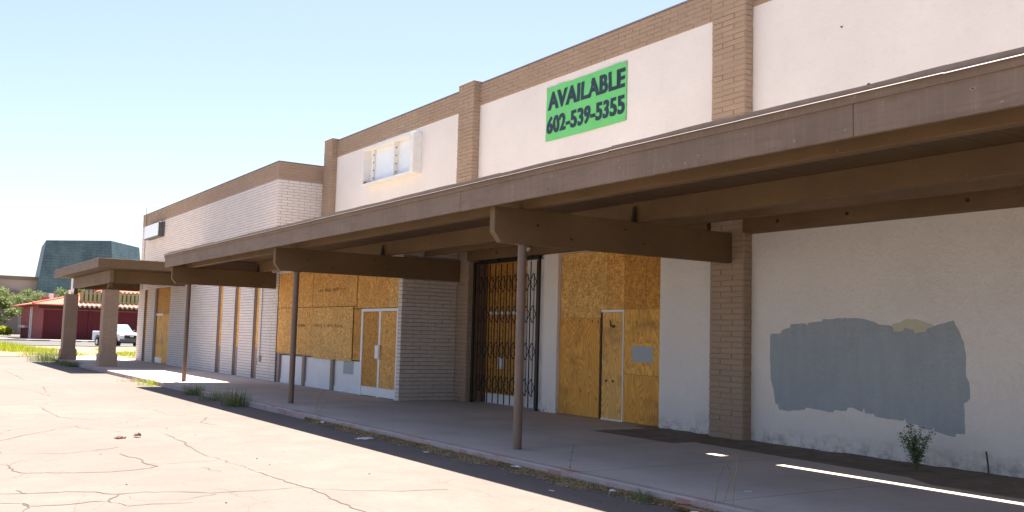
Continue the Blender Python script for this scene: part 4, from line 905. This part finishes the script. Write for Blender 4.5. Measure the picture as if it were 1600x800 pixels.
def tuft(x, y, z, n, h, spread, mat, name, label, cat, group=None, droop=0.5):
    q = MB()
    for _ in range(n):
        a = random.uniform(0, 6.28); rr = spread * random.random() ** 0.7 * 0.5; bx, by = x + rr * math.cos(a), y + rr * math.sin(a)
        a2 = a + random.uniform(-0.8, 0.8); hh = h * random.uniform(0.4, 1.0); lean = hh * random.uniform(0.15, 0.9) * droop; w = random.uniform(0.003, 0.0065)
        dx, dy = math.cos(a2), math.sin(a2); sx_, sy_ = -dy * w, dx * w
        p0 = (bx, by, z); p1 = (bx + dx * lean * 0.35, by + dy * lean * 0.35, z + hh * 0.6); p2 = (bx + dx * lean, by + dy * lean, z + hh)
        t = random.random()
        q.add([(p0[0] - sx_, p0[1] - sy_, p0[2]), (p0[0] + sx_, p0[1] + sy_, p0[2]), (p1[0] + sx_ * .8, p1[1] + sy_ * .8, p1[2]), (p1[0] - sx_ * .8, p1[1] - sy_ * .8, p1[2])], [(0, 1, 2, 3)], False, t)
        q.add([(p1[0] - sx_ * .8, p1[1] - sy_ * .8, p1[2]), (p1[0] + sx_ * .8, p1[1] + sy_ * .8, p1[2]), p2], [(0, 1, 2)], False, t)
    o = q.build(name, M[mat]); tag(o, label, cat, group); return o
G1 = "grass tufts growing along the kerb"
tuft(7.22, 26.9, GZ, 200, 0.36, 0.65, 'grass', "grass_tuft", "dark green grass tuft at the kerb, furthest of three in the canopy shade", "grass tuft", G1, 1.2)
tuft(7.2, 24.8, GZ, 150, 0.36, 0.9, 'grass', "grass_tuft", "thin grass tuft between two denser ones at the shaded kerb", "grass tuft", G1, 1.3)
tuft(7.14, 22.9, GZ, 260, 0.48, 0.65, 'grass', "grass_tuft", "tallest green grass tuft at the shaded kerb, nearest the camera of three", "grass tuft", G1, 1.3)
tuft(7.15, 31.6, GZ, 160, 0.32, 0.9, 'ygrass', "grass_tuft", "sunlit yellow-green tuft at the kerb just beyond the main canopy", "grass tuft", G1, 1.2)
tuft(7.2, 34.0, GZ, 130, 0.15, 1.3, 'dry', "grass_tuft", "low straw coloured tuft at the sunlit kerb between the canopies", "grass tuft", G1, 1.2)
tuft(7.1, 46.3, GZ, 300, 0.32, 0.9, 'grass', "grass_tuft", "green tuft at the kerb between the two block piers", "grass tuft", G1, 1.1)
tuft(6.95, 52.6, GZ, 700, 0.6, 2.0, 'grass', "grass_tuft", "broad green clump at the foot of the far block pier", "grass tuft", G1, 1.0)
tuft(7.1, 48.6, GZ, 300, 0.28, 1.1, 'grass', "grass_tuft", "low green tuft just in front of the far block pier", "grass tuft", G1, 1.1)
q = MB()     # yellow-green verge grass
for _ in range(15000):
    x = random.uniform(-9, 24); y = 60.5 + 26 * random.random()
    dn = math.sin(x * 0.9 + 1.3) + math.sin(x * 0.37 + y * 0.15) + math.sin(y * 0.5 - x * 0.4)
    if dn < 0.35 + max(0, (x - 8.3) * 0.12): continue
    for _k in range(3):
        a = random.uniform(0, 6.28); h = random.uniform(0.2, 0.62) * (1 if x < 8.5 else 0.6); w = 0.02; dx, dy = math.cos(a), math.sin(a); l = h * random.uniform(0.1, 0.6)
        xx, yy = x + random.uniform(-.2, .2), y + random.uniform(-.2, .2)
        q.add([(xx - dy * w, yy + dx * w, GZ + 0.03), (xx + dy * w, yy - dx * w, GZ + 0.03), (xx + dx * l, yy + dy * l, GZ + h)], [(0, 1, 2)])
tag(q.build("verge_grass", M['ygrass']), "patchy yellow-green grass growing on the verge beyond the lot", "grass", kind='stuff')

# sapling by the right wall
sp = empty("sapling", (12.05, 8.1, -0.03), "small leafy seedling growing in the dirt under the blue-grey patch", "sapling")
q = MB(); ql = MB()
for k_ in range(20):
    a = random.uniform(0, 6.28); l = random.uniform(0.03, 0.27); hh = random.uniform(0.45, 0.68)
    p0 = Vector((12.05, 8.1, -0.03)); p1 = p0 + Vector((math.cos(a) * l * 0.4, math.sin(a) * l * 0.4, hh * 0.55)); p2 = p0 + Vector((math.cos(a) * l, math.sin(a) * l, hh)); q.tube([p0, p1, p2], [0.004, 0.003, 0.0015], 4)
    for _ in range(75):
        t = random.uniform(0.25, 1.0); p = (p1.lerp(p2, (t - 0.5) * 2) if t > 0.5 else p0.lerp(p1, t * 2)) + Vector((random.gauss(0, 0.028), random.gauss(0, 0.028), random.gauss(0, 0.02)))
        s_ = random.uniform(0.011, 0.024); aa = Vector((random.uniform(-1, 1), random.uniform(-1, 1), random.uniform(-.5, .5))).normalized(); bb = aa.cross(Vector((random.uniform(-1, 1), random.uniform(-1, 1), 1))).normalized()
        ql.add([p - aa * s_, p - bb * s_ * .5, p + aa * s_, p + bb * s_ * .5], [(0, 1, 2, 3)])
q.build("stems", M['sap'], sp); ql.build("leaves", M['sap'], sp)

def stalk(paths, r, name, label, cat, mat='dry', leaves=0):
    q = MB()
    for p in paths:
        pp = []
        for i in range(len(p) - 1):
            for t in (0, 0.5): pp.append(Vector(p[i]).lerp(Vector(p[i + 1]), t) + Vector((random.uniform(-.004, .004),) * 3))
        pp.append(Vector(p[-1])); q.tube(pp, r, 5)
        for _ in range(leaves):
            c = random.choice(pp); d = Vector((random.uniform(-1, 1), random.uniform(-1, 1), random.uniform(-.3, .6))).normalized() * random.uniform(0.02, 0.06); s_ = d.cross(Vector((0, 0, 1))) * 0.2
            q.add([c, c + d * 0.5 + s_, c + d, c + d * 0.5 - s_], [(0, 1, 2, 3)])
    o = q.build(name, M[mat]); return tag(o, label, cat)
stalk([[(7.48, 7.42, -.02), (7.5, 7.38, 0.25), (7.53, 7.3, 0.44), (7.56, 7.22, 0.5)], [(7.44, 7.12, -.02), (7.5, 7.14, 0.3), (7.56, 7.17, 0.5), (7.56, 7.21, 0.58)], [(7.46, 7.28, -.02), (7.5, 7.22, 0.22), (7.53, 7.16, 0.34)], [(7.5, 7.2, .3), (7.5, 7.26, .42), (7.52, 7.3, .5)]], 0.0032, "dry_weed", "tall dry straw stalks leaning together at the kerb nearest the camera", "weed", 'dry', 1)
stalk([[(7.45, 9.93, -.05), (7.47, 9.95, 0.12), (7.5, 9.93, 0.33)]], 0.003, "weed", "thin upright green-brown weed on the kerb beside the litter strip", "weed", 'grass', 16)
stalk([[(7.44, 18.6, -.05), (7.5, 18.1, 0.3), (7.6, 17.7, 0.42), (7.7, 17.1, 0.40), (7.8, 16.8, .33)], [(7.44, 18.6, -.05), (7.46, 18.5, 0.35), (7.5, 18.3, 0.52)], [(7.44, 18.6, 0), (7.5, 17.9, .45), (7.6, 17.2, .62)]], 0.003, "dry_weed", "arching dry stalks at the kerb in front of the white double doors", "weed")
stalk([[(7.46, 15.1, -.05), (7.48, 15.05, 0.2), (7.5, 15.2, 0.42)]], 0.0025, "dry_weed", "single thin dry stalk on the kerb above the white paper", "weed")
tuft(7.3, 8.35, GZ + .02, 70, 0.15, 0.28, 'sap', "grass_tuft", "small green weed tuft in the litter by the nearest stretch of kerb", "grass tuft", G1, 1.4)
stalk([[(12.72, 7.47, -.05), (12.72, 7.48, .12), (12.715, 7.50, .30)]], 0.012, "iron_stake", "short rusty stake standing in the dirt against the right wall", "stake", 'rust')

# leaf litter strip: a low drift against the kerb with loose leaves and twigs over it
def drift(y):
    e = min(1, max(0, (18.9 - y) / 0.8)); return e * (0.17 + 0.055 * math.sin(y * 2.1) + 0.06 * math.sin(y * 5.3 + 1) + 0.03 * math.sin(y * 13))
q = MB(); vs = []; fs = []; n1, n2 = 460, 9
for j in range(n1 + 1):
    y = 3.5 + j * 15.4 / n1; wd = max(0.02, drift(y))
    for i in range(n2 + 1):
        t = i / n2; vs.append((7.41 - wd * t + random.uniform(-.006, .006) * (i > 0), y + random.uniform(-.01, .01), GZ + 0.002 + 0.05 * min(1, wd * 4) * (1 - t) ** 1.2 * random.uniform(0.75, 1.2)))
for j in range(n1):
    for i in range(n2): a = j * (n2 + 1) + i; fs.append((a, a + 1, a + n2 + 2, a + n2 + 1))
q.add(vs, fs, True)
lit = q.build("leaf_litter", M['driftm']); tag(lit, "strip of dry leaves and twigs drifted against the kerb", "leaf litter", kind='stuff')
q = MB()
for _ in range(15000):
    y = 3.6 + 15.4 * random.random() ** 1.1; wd = max(0.03, drift(y)); t = abs(random.gauss(0, 0.55)); x = 7.40 - wd * t
    if x < 6.95: continue
    z = GZ + 0.004 + 0.052 * max(0, 1 - t) ** 1.2; s_ = random.uniform(0.006, 0.022); a = random.uniform(0, 6.28); a2 = a + random.uniform(1.0, 1.8)
    q.add([(x, y, z), (x + s_ * math.cos(a) * 1.6, y + s_ * math.sin(a) * 1.6, z + random.uniform(-.002, .018)), (x + s_ * math.cos(a2), y + s_ * math.sin(a2), z + random.uniform(0, .018))], [(0, 1, 2)], False, random.random())
tag(q.build("loose_leaves", M['litter']), "loose dry leaves lying on the litter strip by the kerb", "leaf litter", kind='stuff')
q = MB()
for _ in range(2600):
    y = random.uniform(3, 14); x = 12.78 - abs(random.gauss(0, 0.35)); 
    if x < 11.6: continue
    s_ = random.uniform(0.004, 0.016); a = random.uniform(0, 6.28)
    q.add([(x, y, -.03), (x + s_ * math.cos(a), y + s_ * math.sin(a), -.015), (x + s_ * math.cos(a + 1.4), y + s_ * math.sin(a + 1.4), -.022)], [(0, 1, 2)])
tag(q.build("dirt_debris", M['litter']), "twigs and leaf crumbs on the dirt at the foot of the wall", "leaf litter", kind='stuff')

def crumple(x, y, z, lx, ly, h, mat, name, label, cat, rot=0.0):
    q = MB(); n = 7; vs = []; fs = []
    for j in range(n):
        for i in range(n):
            u, v = i / (n - 1) * 2 - 1, j / (n - 1) * 2 - 1; k_ = 1 - 0.25 * random.random() * (abs(u) > .9 or abs(v) > .9)
            px, py = u * lx / 2 * k_ * math.sqrt(1 - v * v * .45), v * ly / 2 * k_ * math.sqrt(1 - u * u * .45)
            vs.append((x + px * math.cos(rot) - py * math.sin(rot), y + px * math.sin(rot) + py * math.cos(rot), z + 0.003 + h * random.random() * (1 - 0.5 * max(abs(u), abs(v)))))
    for j in range(n - 1):
        for i in range(n - 1): a = j * n + i; fs.append((a, a + 1, a + n + 1, a + n))
    q.add(vs, fs); o = q.build(name, M[mat]); s2 = o.modifiers.new("thick", 'SOLIDIFY'); s2.thickness = 0.002
    return tag(o, label, cat)
crumple(7.05, 15.3, GZ, 0.42, 0.30, 0.035, 'paper', "paper_sheet", "flattened white paper on the shaded asphalt below the kerb", "paper", 0.3)
crumple(8.35, 7.75, 0.0, 0.07, 0.10, 0.02, 'paper', "paper_scrap", "small pale scrap of paper on the walkway near the dry stalks", "paper", 0.9)
crumple(7.33, 17.9, GZ + .03, 0.09, 0.12, 0.05, 'paper', "paper_scrap", "crumpled white scrap at the far end of the leaf litter strip", "paper")
crumple(7.3, 8.9, GZ + .03, 0.08, 0.09, 0.04, 'paper', "paper_scrap", "tiny crumpled scrap in the litter beside the small green tuft", "paper")
crumple(7.33, 11.0, GZ + .05, 0.06, 0.22, 0.03, 'paper', "paper_scrap", "thin pale strip of paper in the litter below the nearest post", "paper", 0.2)
crumple(7.12, 13.2, GZ + .0, 0.08, 0.11, 0.04, 'paper', "paper_scrap", "pale balled scrap on the asphalt between the paper sheet and the litter", "paper", 0.2)
crumple(6.78, 9.4, GZ, 0.05, 0.10, 0.01, 'paper', "paper_scrap", "small flat scrap on shaded asphalt near the shadow edge", "paper", 0.2)
crumple(7.27, 7.55, GZ + .05, 0.08, 0.62, 0.03, 'card', "cardboard_strip", "brown torn cardboard strip lying against the kerb", "cardboard", 0.05)
crumple(7.19, 7.35, GZ + .03, 0.07, 0.36, 0.03, 'paper', "foam_strip", "curved white foam strip beside the brown cardboard at the kerb", "foam", -0.25)
crumple(3.33, 16.65, GZ, 0.22, 0.16, 0.05, 'brleaf', "dry_leaf", "larger curled dark dry leaf on the sunlit asphalt", "leaf", 0.3)
crumple(3.62, 16.75, GZ + .01, 0.14, 0.14, 0.08, 'brleaf', "dry_leaf", "small upturned brown leaf right of the larger one on the asphalt", "leaf", 1.3)
q = MB()
for _ in range(70):
    x = random.uniform(-4, 6.2); y = random.uniform(4, 34); s_ = random.uniform(0.006, 0.016)
    q.box(x, x + s_, y, y + s_ * 1.3, GZ, GZ + s_ * 0.6)
tag(q.build("loose_pebbles", M['bolt']), "scattered dark pebbles and crumbs on the asphalt", "pebbles", kind='stuff')
